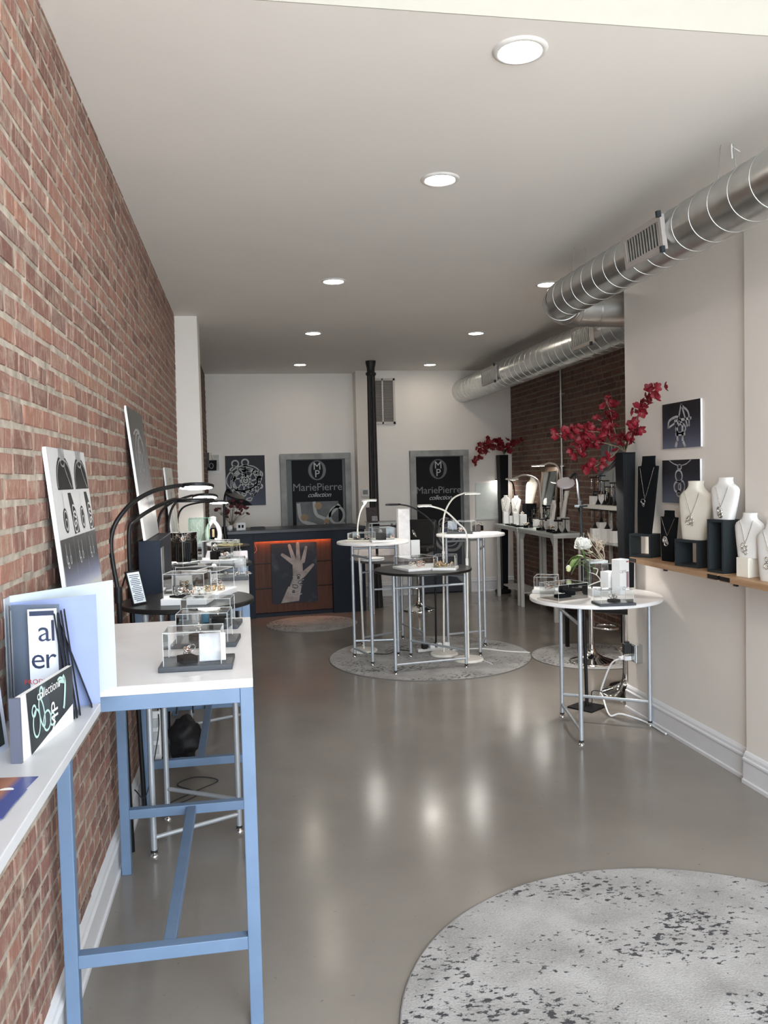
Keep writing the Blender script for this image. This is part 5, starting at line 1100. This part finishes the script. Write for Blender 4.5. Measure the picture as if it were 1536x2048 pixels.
# tall ribbed vase with red orchids
Yv = 5.24; a = onY(1250, 905, Yv); vz = a.z-ZW; tv = thing('ribbed_vase', 'tall black ribbed square vase at the end of the white wall', 'vase', (a.x, Yv, ZW), .12)
MB().box((0, 0, vz/2), (.088, .088, vz), taper=1.38).build('body', M('vase_black', (.006, .007, .009), .45, spec=.25), tv)
tv.scale = (.80, .80, 1)
for k in range(9):
    x = (-.5+(k+.5)/9); MB().add([(x*.086-.003, -.0445, .01), (x*.086+.003, -.0445, .01), (x*.120+.004, -.0610, vz-.01), (x*.120-.004, -.0610, vz-.01), (x*.086, -.049, .01), (x*.120, -.0655, vz-.01)], [(0, 4, 5, 3), (4, 1, 2, 5)]).build('rib', M('vase_rib', (.014, .017, .020), .5, spec=.3), tv)
red = M('orchid_red', (.20, .005, .014), .6, var=.45, scale=3); stm = M('orchid_stem', (.26, .19, .12), .7); lfd = M('orchid_leaf', (.02, .035, .015), .5)
def orchid(label, base_p, branches, n_per, size, vase_top, seed, jit):
    rr = random.Random(seed); t = thing('orchid_spray', label, 'flowers', vase_top); o0 = Vector(vase_top); mes = []
    for k in range(3): m_ = bloom(5, size, (.25, .5, .8)[k], (.62, .55, .5)[k]).mesh('blossom'); m_.materials.append(red); mes.append(m_)
    for br, nb_ in branches:
        P = smooth([Vector(p)-o0 for p in br], 10); MB().tube([Vector((0, 0, -.12)), Vector((0, 0, -.02))]+P, .0028, 5).build('stem', stm, t)
        m = len(P)
        for k in range(nb_):
            i = int(m*(.25+.75*(k+.5)/nb_)); i = min(i, m-1); p = P[i]+Vector((rr.gauss(0, jit), rr.gauss(0, jit), rr.gauss(0, jit)))
            MB().tube([P[i], p], .0012, 4).build('stalk', stm, t) if k % 3 == 0 else None
            o = bpy.data.objects.new('blossom', rr.choice(mes)); COL.objects.link(o); o.parent = t; o.location = p; o.rotation_euler = (rr.uniform(.2, 2.0), rr.uniform(-.6, .6), rr.uniform(-1.2, 1.2)); s_ = rr.uniform(.75, 1.15); o.scale = (s_, s_, s_)
    for k in range(4):
        A = k*1.7; leaf((0, 0, 0), (math.cos(A), math.sin(A), .8), size*3.2, size*.7).build('leaf', lfd, t)
    return t
V_ = lambda x, y, dy: onY(x, y, Yv+dy)
top = onY(1250, 900, Yv)
orchid('big spray of red orchids in the tall ribbed vase', None, [([V_(1240, 890, 0), V_(1215, 868, -.03), V_(1165, 862, -.08), V_(1112, 868, -.12)], 40), ([V_(1235, 880, 0), V_(1226, 850, .0), V_(1220, 820, .02), V_(1212, 803, .02)], 22), ([onX(1256, 890, 2.46), onX(1264, 865, 2.47), onX(1284, 812, 2.48), onX(1314, 776, 2.48)], 36), ([V_(1235, 893, -.02), V_(1200, 885, -.06), V_(1165, 888, -.1), V_(1162, 915, -.12)], 26), ([V_(1240, 895, -.03), V_(1225, 912, -.08), V_(1195, 930, -.12), V_(1170, 945, -.14)], 16), ([V_(1248, 893, -.02), V_(1250, 880, -.04), V_(1245, 873, -.06)], 10), ([V_(1230, 885, .04), V_(1205, 845, .06), V_(1184, 836, .06)], 5)], 0, .031, top, 31, .021)
# floor lamp behind the table
b0 = onZ(1174, 1415, 0); pole_top = onY(1161, 1012, b0.y)
fl2 = arc_lamp('black floor lamp on a square plate behind the right white table', b0, [pole_top, onY(1157, 985, b0.y), onY(1155, 962, b0.y), onY(1150, 948, b0.y)], onY(1131, 966, b0.y-.02), .062, blackm, pole_r=.012, base_r=.10, square=True, st=300.0, tilt=(-.35, -.65, 1), head_mat=M('lamp_mauve', (.34, .30, .30), .5))
MB().box(pole_top-b0+Vector((0, -.01, .0)), (.075, .05, .014), rz=.3).build('tray', charc, fl2)
xq = onY(1247, 1200, 5.9).x; b1 = (xq, 5.9, 0); hd = onY(1214, 938, 5.8)
arc_lamp('black floor lamp whose tilted head shows left of the tall ribbed vase', b1, [Vector((xq, 5.9, 1.5)), Vector((xq, 5.9, 1.74)), Vector((xq-.04, 5.88, 1.77))], hd, .085, blackm, base_r=.12, tilt=(-.62, .12, 1), st=420.0)
# stools in the alcove
bar_stool('chrome stool whose flared base shows beyond the wall corner', (2.78, 5.74, 0), .70, 2.4, 0)
bar_stool('black stool with a chrome foot ring standing on the alcove rug', (2.95, 6.75, .007), .66, 1.6, 0)
bd2 = thing('low_black_bench', 'low black bench with dark legs in the alcove', 'bench', (3.0, 7.28, 0), .1); MB().box((.3, 0, .50), (.75, .32, .05)).build('seat', black, bd2, bev=.01)
for x in (0, .6):
    for y in (-.12, .12): MB().box((x, y, .24), (.03, .03, .48)).build('leg', blackm, bd2)
# wall outlet, plug and cables
p = onX(1278, 1305, XR); ob = thing('wall_outlet', 'surface-mounted metal outlet box low on the white wall', 'outlet', (XR, p.y, p.z)); MB().box((-.025, 0, 0), (.05, .11, .125)).build('box', galv, ob, bev=.004); MB().box((-.052, 0, 0), (.004, .09, .11)).build('face_plate', galvd, ob, bev=.002)
tag(MB().box((0, 0, 0), (.05, .045, .07)).box((-.0, .0, .04), (.03, .03, .02)).build('black_adapter', rubber, loc=(XR-.080, p.y+.02, p.z+.03), bev=.005), 'black plug-in adapter in the wall outlet', 'plug')
tag(MB().box((0, 0, 0), (.05, .05, .03)).box((-.03, .02, -.005), (.03, .03, .02)).build('white_plug', whitep, loc=(XR-.080, p.y+.02, p.z-.035), bev=.004), 'white plug in the lower socket of the wall outlet', 'plug')
tag(MB().tube(smooth([(XR-.115, p.y+.03, p.z-.04), (XR-.15, p.y+.12, p.z-.10), (XR-.19, p.y+.2, p.z-.3), (XR-.20, p.y+.15, .10), (XR-.22, p.y+.0, .012), (XR-.16, p.y-.05, .03), (XR-.06, p.y-.2, .012), (XR-.05, p.y-.45, .008)]), .006, 8).build('white_cable', whitep), 'white cable from the wall outlet down to the skirting', 'cable')
tag(MB().tube(smooth([(XR-.10, p.y+.03, p.z+.0), (XR-.10, p.y+.05, p.z-.2), (XR-.13, p.y+.12, p.z-.3), (XR-.25, p.y+.2, .13), (2.40, 5.50, .03), (2.36, 5.48, .02)]), .0035, 6).build('black_cable', rubber), 'thin black cable from the wall outlet to the floor lamp', 'cable')
# ================================================================== oak shelf with busts on the white wall
XS, ZS = 2.43, 1.118
def oak_shelf(label, ya, yb):
    t = thing('oak_shelf', label, 'shelf', (XR, ya, ZS), 0, 'oak shelves on the white wall'); l = yb-ya
    MB().box(((XS-XR)/2, l/2, -.016), (XR-XS, l, .032)).build('board', oak, t, bev=.002)
    for y in (.045, l-.045): MB().box((XS-XR-.001, y, -.016), (.003, .09, .022)).build('edge_clip', blackm, t)
    for y in (-.001, l+.001): MB().box((XS-XR+.03, y, -.016), (.06, .003, .022)).build('end_clip', blackm, t)
    for y in (.12, l-.12): MB().box((-.008, y, -.05), (.014, .03, .07)).build('bracket', blackm, t)
    return t
YS = onX(1437, 1155, XS).y
oak_shelf('farther oak shelf carrying the black busts on the white wall', YS+.012, onX(1259, 1118, XS).y); oak_shelf('nearer oak shelf cut by the right edge of the picture', 3.0, YS-.012)
def bust(label, p, rz, H, W, mat, D=.5, pend=None, chain=None, lean=.06, name='necklace_bust', neck=.17, group='necklace busts', flat=False):
    """necklace form: flat front, wide shoulders, neck stub; faces local -y"""
    t = thing(name, label, 'display bust', p, rz, group); rows = [(0, .33, .15), (.06, .345, .16), (.25, .40, .15), (.45, .455, .13), (.60, .492, .12), (.70, .50, .12), (.765, .455, .13), (.815, .35, .15), (.855, .24, .16), (.89, neck+.02, .16), (.94, neck, .15), (1.0, neck+.015, .155)]
    if flat: rows = [(0, .33, .15), (.06, .34, .16), (.25, .39, .15), (.45, .43, .13), (.65, .465, .12), (.80, .49, .12), (.855, .50, .12), (.87, .495, .12), (.875, neck+.03, .13), (.91, neck+.01, .14), (.95, neck, .14), (1.0, neck+.005, .14)]
    n = 20; V = []
    for z, w, d in rows:
        for k in range(n):
            a = 2*PI*k/n; x, y = math.cos(a), math.sin(a); e = .62
            V.append((math.copysign(abs(x)**e, x)*w*W, math.copysign(abs(y)**e, y)*d*W*D*1.4+lean*H*z+.02*math.sin(z*3)*0, z*H))
    m = MB(); R_ = len(rows); m.add(V, [(i*n+k, i*n+(k+1) % n, (i+1)*n+(k+1) % n, (i+1)*n+k) for i in range(R_-1) for k in range(n)], True); m.add(V[-n:], [tuple(range(n))]); m.add(V[:n], [tuple(range(n))[::-1]])
    m.build('form', mat, t)
    if chain:
        def front(zf, xf):
            for (z0, w0, d0), (z1, w1, d1) in zip(rows, rows[1:]):
                if z0 <= zf <= z1: f = (zf-z0)/(z1-z0); w, d = w0+(w1-w0)*f, d0+(d1-d0)*f; break
            u = max(-1, min(1, xf/(w*W))); c = abs(u)**(1/.62); y = (max(0, 1-c*c)**.5)**.62
            return Vector((xf, -y*d*W*D*1.4+lean*H*zf-.003, zf*H))
        zb_, hw = chain; P = []
        for k in range(21): s = -1+k/10; P.append(front(zb_+(.85-zb_)*abs(s)**1.05, hw*W*s))
        MB().tube(P, .0014, 5).build('chain', jsil, t); q = front(zb_, 0)+Vector((0, -.004, 0)); rr = random.Random(int(H*1000)); g = MB()
        for k in range(pend or 7): g.torus(q+Vector((rr.uniform(-.018, .018), -.003, -.012-.006*k*(7/(pend or 7)))), rr.uniform(.008, .016), .0022, (rr.uniform(-.3, .3), -1, rr.uniform(-.3, .3)), 14, 5)
        g.build('pendant', jsil, t)
    return t
def riser(label, p, rz, w, d, h, k=.014):
    t = thing('frame_riser', label, 'riser', p, rz, 'charcoal box risers')
    MB().box((0, 0, k/2), (w, d, k)).build('bottom', charc, t); MB().box((0, 0, h-k/2), (w, d, k)).build('top', charc, t)
    for s in (-1, 1): MB().box((s*(w/2-k/2), 0, h/2), (k, d, h-2*k)).build('side', charc, t)
    return t
FACE = -PI/2-.35           # displays look into the room and a little to the street
def on_shelf(x, X): return onX(x, 1125, X)
def shelf_spot(px, X=2.525): 
    p = onX(px, 1120, X); return Vector((X, p.y, ZS))
def hgt(x, y, p): return onX(x, y, p.x).z
def wid(xa, xb, p): return (onX(xa, 1060, p.x)-onX(xb, 1060, p.x)).length
s1 = shelf_spot(1290); riser('charcoal frame riser under the tall black bust', s1, FACE+.9, .155, .12, .15)
bust('tall black bust with a silver lariat chain on a charcoal riser', s1+Vector((0, 0, .15)), FACE+.55, hgt(1290, 912, s1)-ZS-.15, .20, blackv, .30, 2, (.44, .34), neck=.30, lean=.08, flat=True)
s2 = shelf_spot(1336); bust('short black bust with a silver beaded pendant on the oak shelf', s2, FACE+.5, hgt(1335, 1021, s2)-ZS, .165, blackv, .35, 9, (.50, .38), neck=.26, lean=.05, flat=True)
s3 = shelf_spot(1389); riser('wide charcoal frame riser under the cream bust', s3, FACE+.55, .19, .12, .155)
bust('large cream bust with a cluster pendant on the wide charcoal riser', s3+Vector((0, 0, .155)), FACE+.55, hgt(1390, 962, s3)-ZS-.155, .25, linen, .6, 8, (.42, .26), neck=.17, lean=.05)
s4 = shelf_spot(1449); riser('tall charcoal frame riser under a white bust', s4, FACE+.5, .125, .12, .285)
bust('white bust with a dark flower pendant on the tall charcoal riser', s4+Vector((0, 0, .285)), FACE+.5, hgt(1455, 955, s4)-ZS-.285, .205, linenw, .6, 8, (.30, .26), neck=.2, lean=.05)
s5 = shelf_spot(1497); pb5 = thing('cream_block', 'cream block lifting the small white bust at the right', 'block', s5, FACE+.5); MB().box((0, 0, .05), (.085, .08, .10)).build('block', linen, pb5, bev=.003); MB().box((-.045, .03, .045), (.03, .05, .09)).build('block', linenw, pb5, bev=.003)
bust('small white bust with a single drop on the cream block', s5+Vector((0, 0, .10)), FACE+.5, hgt(1500, 1026, s5)-ZS-.10, .195, linenw, .55, 4, (.32, .24), neck=.19, lean=.05)
s6 = shelf_spot(1546); bust('white bust standing on the nearer oak shelf at the right picture edge', s6, FACE+.5, hgt(1536, 1040, s6)-ZS, .22, linenw, .55, 4, (.4, .25), neck=.2, lean=.05)
# pictures on the white wall
nb_ = grad_mat('wall_picture_ground', [(0, (.12, .135, .19)), (.25, (.055, .062, .095)), (.6, (.010, .011, .018)), (1, (.005, .005, .008))], 1, 3.2, 0, rough=.6)
def wpic(label, xa, xb, yt, yb_, spec):
    a, b = onX(xa, yt, XR-.012), onX(xb, yb_, XR-.012); w, h = a.y-b.y, a.z-b.z
    t = panel(label, (XR-.013, a.y, b.z), (0, -1, 0), (0, 0, 1), w, h, nb_, name='wall_picture', cat='picture', group='small jewel photographs on the white wall'); wheels(t, spec(w, h), M('print_lightsilver', (.42, .43, .44), .35, var=.4, scale=40)); return t
star = lambda w, h: [([(w*.33, h*.6), (w*.78, h*.62)], .016), ([(w*.52, h*.95), (w*.40, h*.45)], .014), ([(w*.52, h*.95), (w*.68, h*.45)], .014), (smooth([(w*.16, h*.45, 0), (w*.2, h*.62, 0), (w*.42, h*.68, 0), (w*.55, h*.5, 0)]), .016), ([(w*.16, h*.46), (w*.34, h*.55)], .012), (smooth([(w*.52, h*.92, 0), (w*.7, h*.75, 0), (w*.72, h*.45, 0)]), .014), ([(w*.40, h*.5), (w*.42, h*.15)], .022), ([(w*.55, h*.5), (w*.55, h*.15)], .022), ([(w*.36, h*.3), (w*.62, h*.3)], .02), (oval(w*.5, h*.42, w*.13, h*.1), .014), ([(w*.4, h*.14), (w*.36, h*.02)], .025), ([(w*.56, h*.14), (w*.62, h*.02)], .02)]
drop = lambda w, h: [(smooth([(w*.2, h*.99, 0), (w*.35, h*.9, 0), (w*.5, h*.87, 0), (w*.65, h*.9, 0), (w*.78, h*.99, 0)]), .006), (oval(w*.48, h*.83, w*.05, h*.05), .010), (oval(w*.46, h*.63, w*.09, h*.13, -.2), .012), (oval(w*.42, h*.38, w*.09, h*.12, .1), .014), (oval(w*.53, h*.38, w*.08, h*.14, -.3), .010), (oval(w*.46, h*.22, w*.06, h*.06), .010)]
wpic('upper small photograph of a star-shaped ring on the white wall', 1325, 1402, 810, 893, star); wpic('lower small photograph of a drop pendant on the white wall', 1325, 1401, 921, 1009, drop)

# ================================================================== bench along the brown brick wall
ZBN = 1.0; XB0 = 3.335; bwht = M('bench_white', (.52, .52, .50), .4, var=.04)
def bench(label, y0, y1):
    t = thing('display_bench', label, 'table', (XB0, y0, 0), 0, 'white display benches'); d = XRB-.065-XB0; l = y1-y0
    MB().box((d/2, l/2, ZBN-.02), (d, l, .026)).build('tabletop', M('bench_top', (.58, .64, .61), .25, var=.03), t, bev=.003); MB().box((d/2, l/2, ZBN-.045), (d-.01, l-.01, .03)).build('rail', bwht, t)
    for x in (.035, d-.035):
        for y in (.035, l-.035):
            MB().add([(x-.022, y-.022, 0), (x+.022, y-.022, 0), (x+.022, y+.022, 0), (x-.022, y+.022, 0), (x-.022, y-.022, ZBN-.06), (x+.022, y-.022, ZBN-.06), (x+.022, y+.022, ZBN-.06), (x-.022, y+.022, ZBN-.06)], [(0, 3, 2, 1), (4, 5, 6, 7), (0, 1, 5, 4), (1, 2, 6, 5), (2, 3, 7, 6), (3, 0, 4, 7)]).build('leg', bwht, t, bev=.006)
    for x in (.035, d-.035):
        for y, s in ((.035, 1), (l-.035, -1)): MB().add([(x-.02, y+s*.02, ZBN-.06), (x+.02, y+s*.02, ZBN-.06), (x+.02, y+s*.10, ZBN-.06), (x-.02, y+s*.10, ZBN-.06), (x-.02, y+s*.02, ZBN-.15), (x+.02, y+s*.02, ZBN-.15)], [(0, 1, 2, 3), (0, 4, 5, 1), (4, 3, 2, 5), (0, 3, 4), (1, 5, 2)]).build('gusset', bwht, t)
    MB().box((d/2+.05, l/2, .16), (d-.1, l-.08, .02)).build('lower_shelf', bwht, t); return t
bench('nearer white display bench along the brown brick wall', 8.62, 9.82); bench('farther white display bench below the rear orchid vase', 9.86, 10.78)
def at_b(px, X, py=1050): p = onX(px, py, X); return Vector((X, p.y, ZBN))
# mirror
ma, mb_ = onX(1080, 937, 3.70), onX(1117, 932, 3.70)
mr_ = thing('framed_mirror', 'bronze-framed mirror leaning on the brown brick wall', 'mirror', mat=frame_matrix((3.64, ma.y, ZBN), (0, -1, 0), (.08, 0, .74))); mw, mh = ma.y-mb_.y, .745; brz = M('bronze_frame', (.10, .065, .04), .4, .5, var=.2)
for x in (.03, mw-.03): MB().box((x, mh/2, 0), (.06, mh, .03)).build('frame', brz, mr_, bev=.006)
for y in (.03, mh-.03): MB().box((mw/2, y, 0), (mw-.12, .06, .03)).build('frame', brz, mr_, bev=.006)
MB().box((mw/2, mh/2, -.004), (mw-.1, mh-.1, .004)).build('glass', M('mirror_glass', (.78, .82, .80), .02, 1, var=0), mr_)
# bench lamps
tl = M('lamp_pale', (.62, .58, .54), .4)
def bench_lamp(label, p, pts, head, rad, lit=True, mat=None, tilt=None): return arc_lamp(label, p, [onX(x, y, X) for x, y, X in pts], onX(*head), rad, mat or tl, pole_r=.012, base_r=.05, lit=lit, tilt=tilt, group='bench lamps')
bench_lamp('pale arched bench lamp left of the bronze mirror', at_b(1084, 3.46), [(1083, 1020, 3.46), (1079, 970, 3.46), (1068, 955, 3.45), (1048, 950, 3.44), (1035, 954, 3.42)], (1024, 958, 3.40), .085, True, tilt=(.0, -.08, 1))
bench_lamp('pale arched bench lamp right of the bronze mirror', at_b(1121, 3.60), [(1122, 1010, 3.60), (1120, 950, 3.60), (1113, 931, 3.60), (1100, 926, 3.58), (1088, 929, 3.56)], (1076, 931, 3.54), .085, True)
bench_lamp('small black bench lamp before the rear black vase', at_b(1030, 3.60), [(1030, 995, 3.60), (1026, 968, 3.6), (1014, 958, 3.6)], (1000, 959, 3.56), .07, True, blackm)
# busts on the bench
b1_ = at_b(989, 3.47); wp = lambda lb, p, w, h, m=None, nm='white_block': (lambda t: (MB().box((0, 0, h/2), (w, w, h)).build('block', m or whitep, t, bev=.002), t)[1])(thing(nm, lb, 'block', p, R.uniform(-.2, .2), 'display blocks on the benches'))
wp('slim white block under the leftmost bench bust', Vector((3.44, 10.62, ZBN)), .07, .16)
bust('leftmost white bust with a long chain on the farther bench', Vector((3.44, 10.62, ZBN+.16)), -1.0, .22, .16, linenw, .4, 3, (.25, .3), group='bench busts')
wp('slim white block under the double-chain bust', Vector((3.47, 10.28, ZBN)), .075, .16)
bust('white bust with two strands on the farther bench', Vector((3.47, 10.28, ZBN+.16)), -1.0, .22, .16, linenw, .45, 3, (.35, .34), group='bench busts')
wp('black block under the tall cream bust', Vector((3.60, 10.12, ZBN)), .14, .28, blackv, 'black_block')
bust('tall cream bust arching back with a gold chain', Vector((3.60, 10.12, ZBN+.28)), -1.1, .34, .19, linen, .5, 3, (.45, .2), lean=.22, group='bench busts')
bust('white bust turned sideways on the nearer bench', Vector((3.55, 8.86, ZBN+.16)), -1.9, .30, .20, linenw, .6, 4, (.4, .28), lean=.16, group='bench busts'); wp('clear grey block under the sideways white bust', Vector((3.55, 8.86, ZBN)), .12, .16, M('block_pale', (.5, .52, .5), .3))
bust('small white bust in front of the sideways one', Vector((3.47, 9.0, ZBN+.13)), -1.6, .22, .15, linenw, .6, 4, (.4, .28), lean=.12, group='bench busts'); wp('white block under the small bench bust', Vector((3.47, 9.0, ZBN)), .09, .13)
wp('black cube on the nearer bench below the mirror', Vector((3.55, 9.12, ZBN)), .12, .12, blackv, 'black_block')
# T-bar stands: conical foot, stem, bar and a hanging chain
tb0 = None
def tbar(label, p, h, grp, rz=0.0):
    global tb0
    t = thing('earring_stand', label, 'jewellery stand', p, rz, grp); MB().lathe([(.032, 0), (.028, .006), (.008, .045), (.005, .055)], 14).build('foot', blackm, t); MB().cyl((0, 0, .03), (0, 0, h), .0045, n=8).build('stem', blackm, t)
    MB().box((0, 0, h), (.10, .022, .012)).build('bar', blackm, t)
    MB().tube([(-.03, -.006, h), (-.028, -.008, h*.62), (-.03, -.008, h*.5)], .0016, 5).build('drop', jsil, t); MB().torus((-.03, -.008, h*.45), .010, .002, (0, 1, 0), 12, 5).build('drop', jsil, t); MB().torus((.03, -.008, h*.72), .009, .002, (0, 1, 0), 12, 5).build('drop', jgold, t)
    return t
GB = 'black earring stands on the benches'
for i, (px, X, h, on, lb) in enumerate(((1004, 3.55, .17, .10, 'on the white block between the two slim busts'), (1069, 3.62, .20, 0, 'tallest, left of the bronze mirror'), (1062, 3.45, .12, 0, 'short, left of the pale lamp pole'), (1073, 3.60, .14, .09, 'on the white block left of the mirror'), (1086, 3.40, .13, 0, 'in front of the pale lamp pole'), (1094, 3.50, .15, .10, 'on the white block below the mirror, left one'), (1101, 3.62, .17, .10, 'behind the others below the mirror'), (1139, 3.42, .14, 0, 'left of the pair at the near end of the bench'), (1143, 3.50, .15, 0, 'middle of the near end of the bench'), (1149, 3.42, .13, 0, 'right at the near end of the bench'))):
    p = at_b(px, X); p.y = min(max(p.y, 8.68), 10.7)
    if on: wp('small white block '+('between the two slim busts', 'left of the mirror', 'below the mirror', 'behind the stands below the mirror')[(1004, 1073, 1094, 1101).index(px)], p.copy(), .07, on)
    tbar('black earring stand '+lb, p+Vector((0, 0, on)), h, GB, -.9)
for i, (px, X, lb) in enumerate(((1046, 3.45, 'with a house-like front left of the lamp pole'), (1120, 3.62, 'carrying a ring right of the mirror'), (1128, 3.60, 'beside the small bench bust'))):
    p = at_b(px, X); p.y = min(max(p.y, 8.7), 10.7); wp('white block '+lb, p, .085, (.15, .07, .07)[i]); jewel('brooch', p+Vector((0, 0, (.15, .07, .07)[i])), 'dark silver brooch on the white block '+lb, 1.2)
for i, (ya, xa, lb) in enumerate(((10.25, 3.39, 'left black velvet tray on the farther bench'), (9.98, 3.39, 'right black velvet tray on the farther bench'), (8.75, 3.40, 'black velvet tray at the near corner of the nearer bench'))):
    t = thing('velvet_tray', lb, 'tray', (xa, ya, ZBN), .05, 'velvet trays'); MB().box((0, 0, .006), (.09, .2, .012)).build('tray', blackv, t, bev=.002); MB().torus((0, .02, .014), .02, .002, (0, 0, 1), 14, 5).build('bracelet', jsil, t)
for i, (px, X, lb) in enumerate(((1052, 3.38, 'silver brooch lying left of the lamp pole'), (1078, 3.37, 'silver brooch lying at the front edge of the nearer bench'), (1098, 3.37, 'tangled silver brooch on a glass plate at the front of the nearer bench'), (1105, 3.40, 'silver wire brooch right of the glass plate on the nearer bench'))):
    p = at_b(px, X); p.y = min(max(p.y, 8.68), 10.7); jewel('brooch', p, lb, 1.5, pad=(.05, .05, .03))
# white board leaning in the corner
a, b = onY(951, 966, YB2-.03), onY(1001, 1035, YB2-.03)
wpn = thing('white_board', 'blank white board fixed to the back wall beside the rear vase', 'board', (a.x, YB2-.02, b.z)); MB().box(((b.x-a.x)/2, 0, (a.z-b.z)/2), (b.x-a.x, .02, a.z-b.z)).build('panel', M('board_white', (.62, .66, .63), .4), wpn); MB().box(((b.x-a.x)/2, -.005, -.012), (b.x-a.x+.02, .04, .02)).build('ledge', paintw, wpn)
# rear vase with orchids
rv = Vector((3.535, 11.02, 0)); zt_ = onY(1009, 910, 11.02).z; tv2 = thing('black_vase', 'tall tapering black vase in the rear corner', 'vase', rv, .1); MB().box((0, 0, zt_/2), (.075, .075, zt_), taper=1.7).build('body', MATS['vase_black'], tv2); MB().box((-.03, -.02, .03), (.2, .14, .06)).build('foot', blackm, tv2, bev=.02)
W_ = lambda x, y, dy: onY(x, y, 11.0+dy); top2 = onY(1009, 908, 11.02)
orchid('dark red orchid spray in the rear corner vase', None, [([W_(1005, 903, 0), W_(985, 895, -.1), W_(965, 905, -.15), W_(947, 925, -.18)], 20), ([W_(1008, 900, 0), W_(1000, 890, 0), W_(992, 880, 0), W_(983, 876, 0)], 11), ([W_(1010, 900, 0), W_(1018, 900, -.12), W_(1027, 888, -.22), W_(1034, 880, -.25)], 14), ([W_(1008, 902, -.05), W_(1006, 890, -.08), W_(1000, 884, -.1)], 18), ([W_(1005, 902, -.05), W_(980, 890, -.1), W_(960, 890, -.12)], 14)], 0, .042, top2, 77, .03)
# white shelf and glass shelf nearer on the brick wall
ya, yb = onX(1232, 1016, 3.45).y-.35, onX(1165, 1008, 3.45).y; zs_ = 1.335
ws = thing('white_wall_shelf', 'thick white shelf on the brown brick wall left of the ribbed vase', 'shelf', (XRB, ya, zs_)); MB().box((-.155, (yb-ya)/2, -.02), (.31, yb-ya, .04)).build('board', whitem, ws, bev=.003); MB().box((-.03, (yb-ya)-.05, -.35), (.03, .03, .62)).build('upright', bwht, ws); MB().box((-.03, .05, -.35), (.03, .03, .62)).build('upright', bwht, ws)
gs = thing('glass_shelf', 'curved glass shelf below the thick white shelf', 'shelf', (XRB, ya, .955)); MB().box((-.14, (yb-ya)/2, 0), (.28, yb-ya-.1, .008)).build('pane', glass, gs); MB().box((-.2805, (yb-ya)/2, 0), (.003, yb-ya-.1, .009)).build('pane_edge', M('glass_edge', (.45, .52, .50), .2), gs)
for y in (.15, yb-ya-.15): MB().box((-.02, y, -.012), (.04, .02, .016)).build('bracket', galvd, gs)
def on_w(px, X, z): p = onX(px, 1010, X); return Vector((X, min(p.y, yb-.12), z))
G2 = 'displays on the white and glass shelves'
for i, (px, X, z, blk, lb) in enumerate(((1173, 3.53, zs_, .085, 'left white block on the thick white shelf'), (1190, 3.60, zs_, .10, 'right white block on the thick white shelf'), (1170, 3.53, .959, .13, 'leftmost block on the glass shelf'), (1200, 3.60, .959, .19, 'tallest block on the glass shelf'), (1214, 3.60, .959, .13, 'block right of the tallest on the glass shelf'), (1229, 3.60, .959, .12, 'block beside the ribbed vase on the glass shelf'))):
    p = on_w(px, X, z); wp('white card '+lb, p, .078, blk); tbar('black earring stand on the '+lb, p+Vector((0, 0, blk)), .19, G2, -.9)
for i, px in enumerate((1196, 1209, 1220, 1230)): p = on_w(px, 3.55, zs_); tbar(('first', 'second', 'third', 'fourth')[i]+' earring stand from the left before the shelf photograph', p, (.13, .24, .18, .22)[i], G2, -.9)
a, b = onX(1200, 888, 3.73), onX(1247, 1008, 3.73); w_, h_ = a.y-b.y, a.z-zs_
sp_ = panel('tall blue-grey photograph of a silver jewel on the thick white shelf', (3.70, a.y, zs_), (0, -1, 0), (.05, 0, h_), w_, h_, grad_mat('shelf_photo', [(0, (.05, .055, .06)), (.2, (.22, .26, .34)), (.5, (.30, .35, .44)), (.75, (.06, .065, .08)), (1, (.02, .02, .024))], 1, 1.5, 0), name='wall_picture', cat='picture')
wheels(sp_, jewel_sketch(w_, h_*.9, 8, 10, .022)+[(oval(w_*.4, h_*.9, .04, .05), .02), (smooth([(w_*.3, h_*.6, 0), (w_*.45, h_*.8, 0), (w_*.7, h_*.85, 0)]), .02), ([(w_*.6, h_*.95), (w_*.6, h_*.2)], .02)], MATS['print_silver'])
MB().add([(0, 0, .001), (w_*.7, 0, .001), (w_*.62, h_*.12, .001), (w_*.35, h_*.26, .001), (w_*.12, h_*.1, .001)], [(0, 1, 2, 3, 4)]).build('printed_shadow', blk_card, sp_)
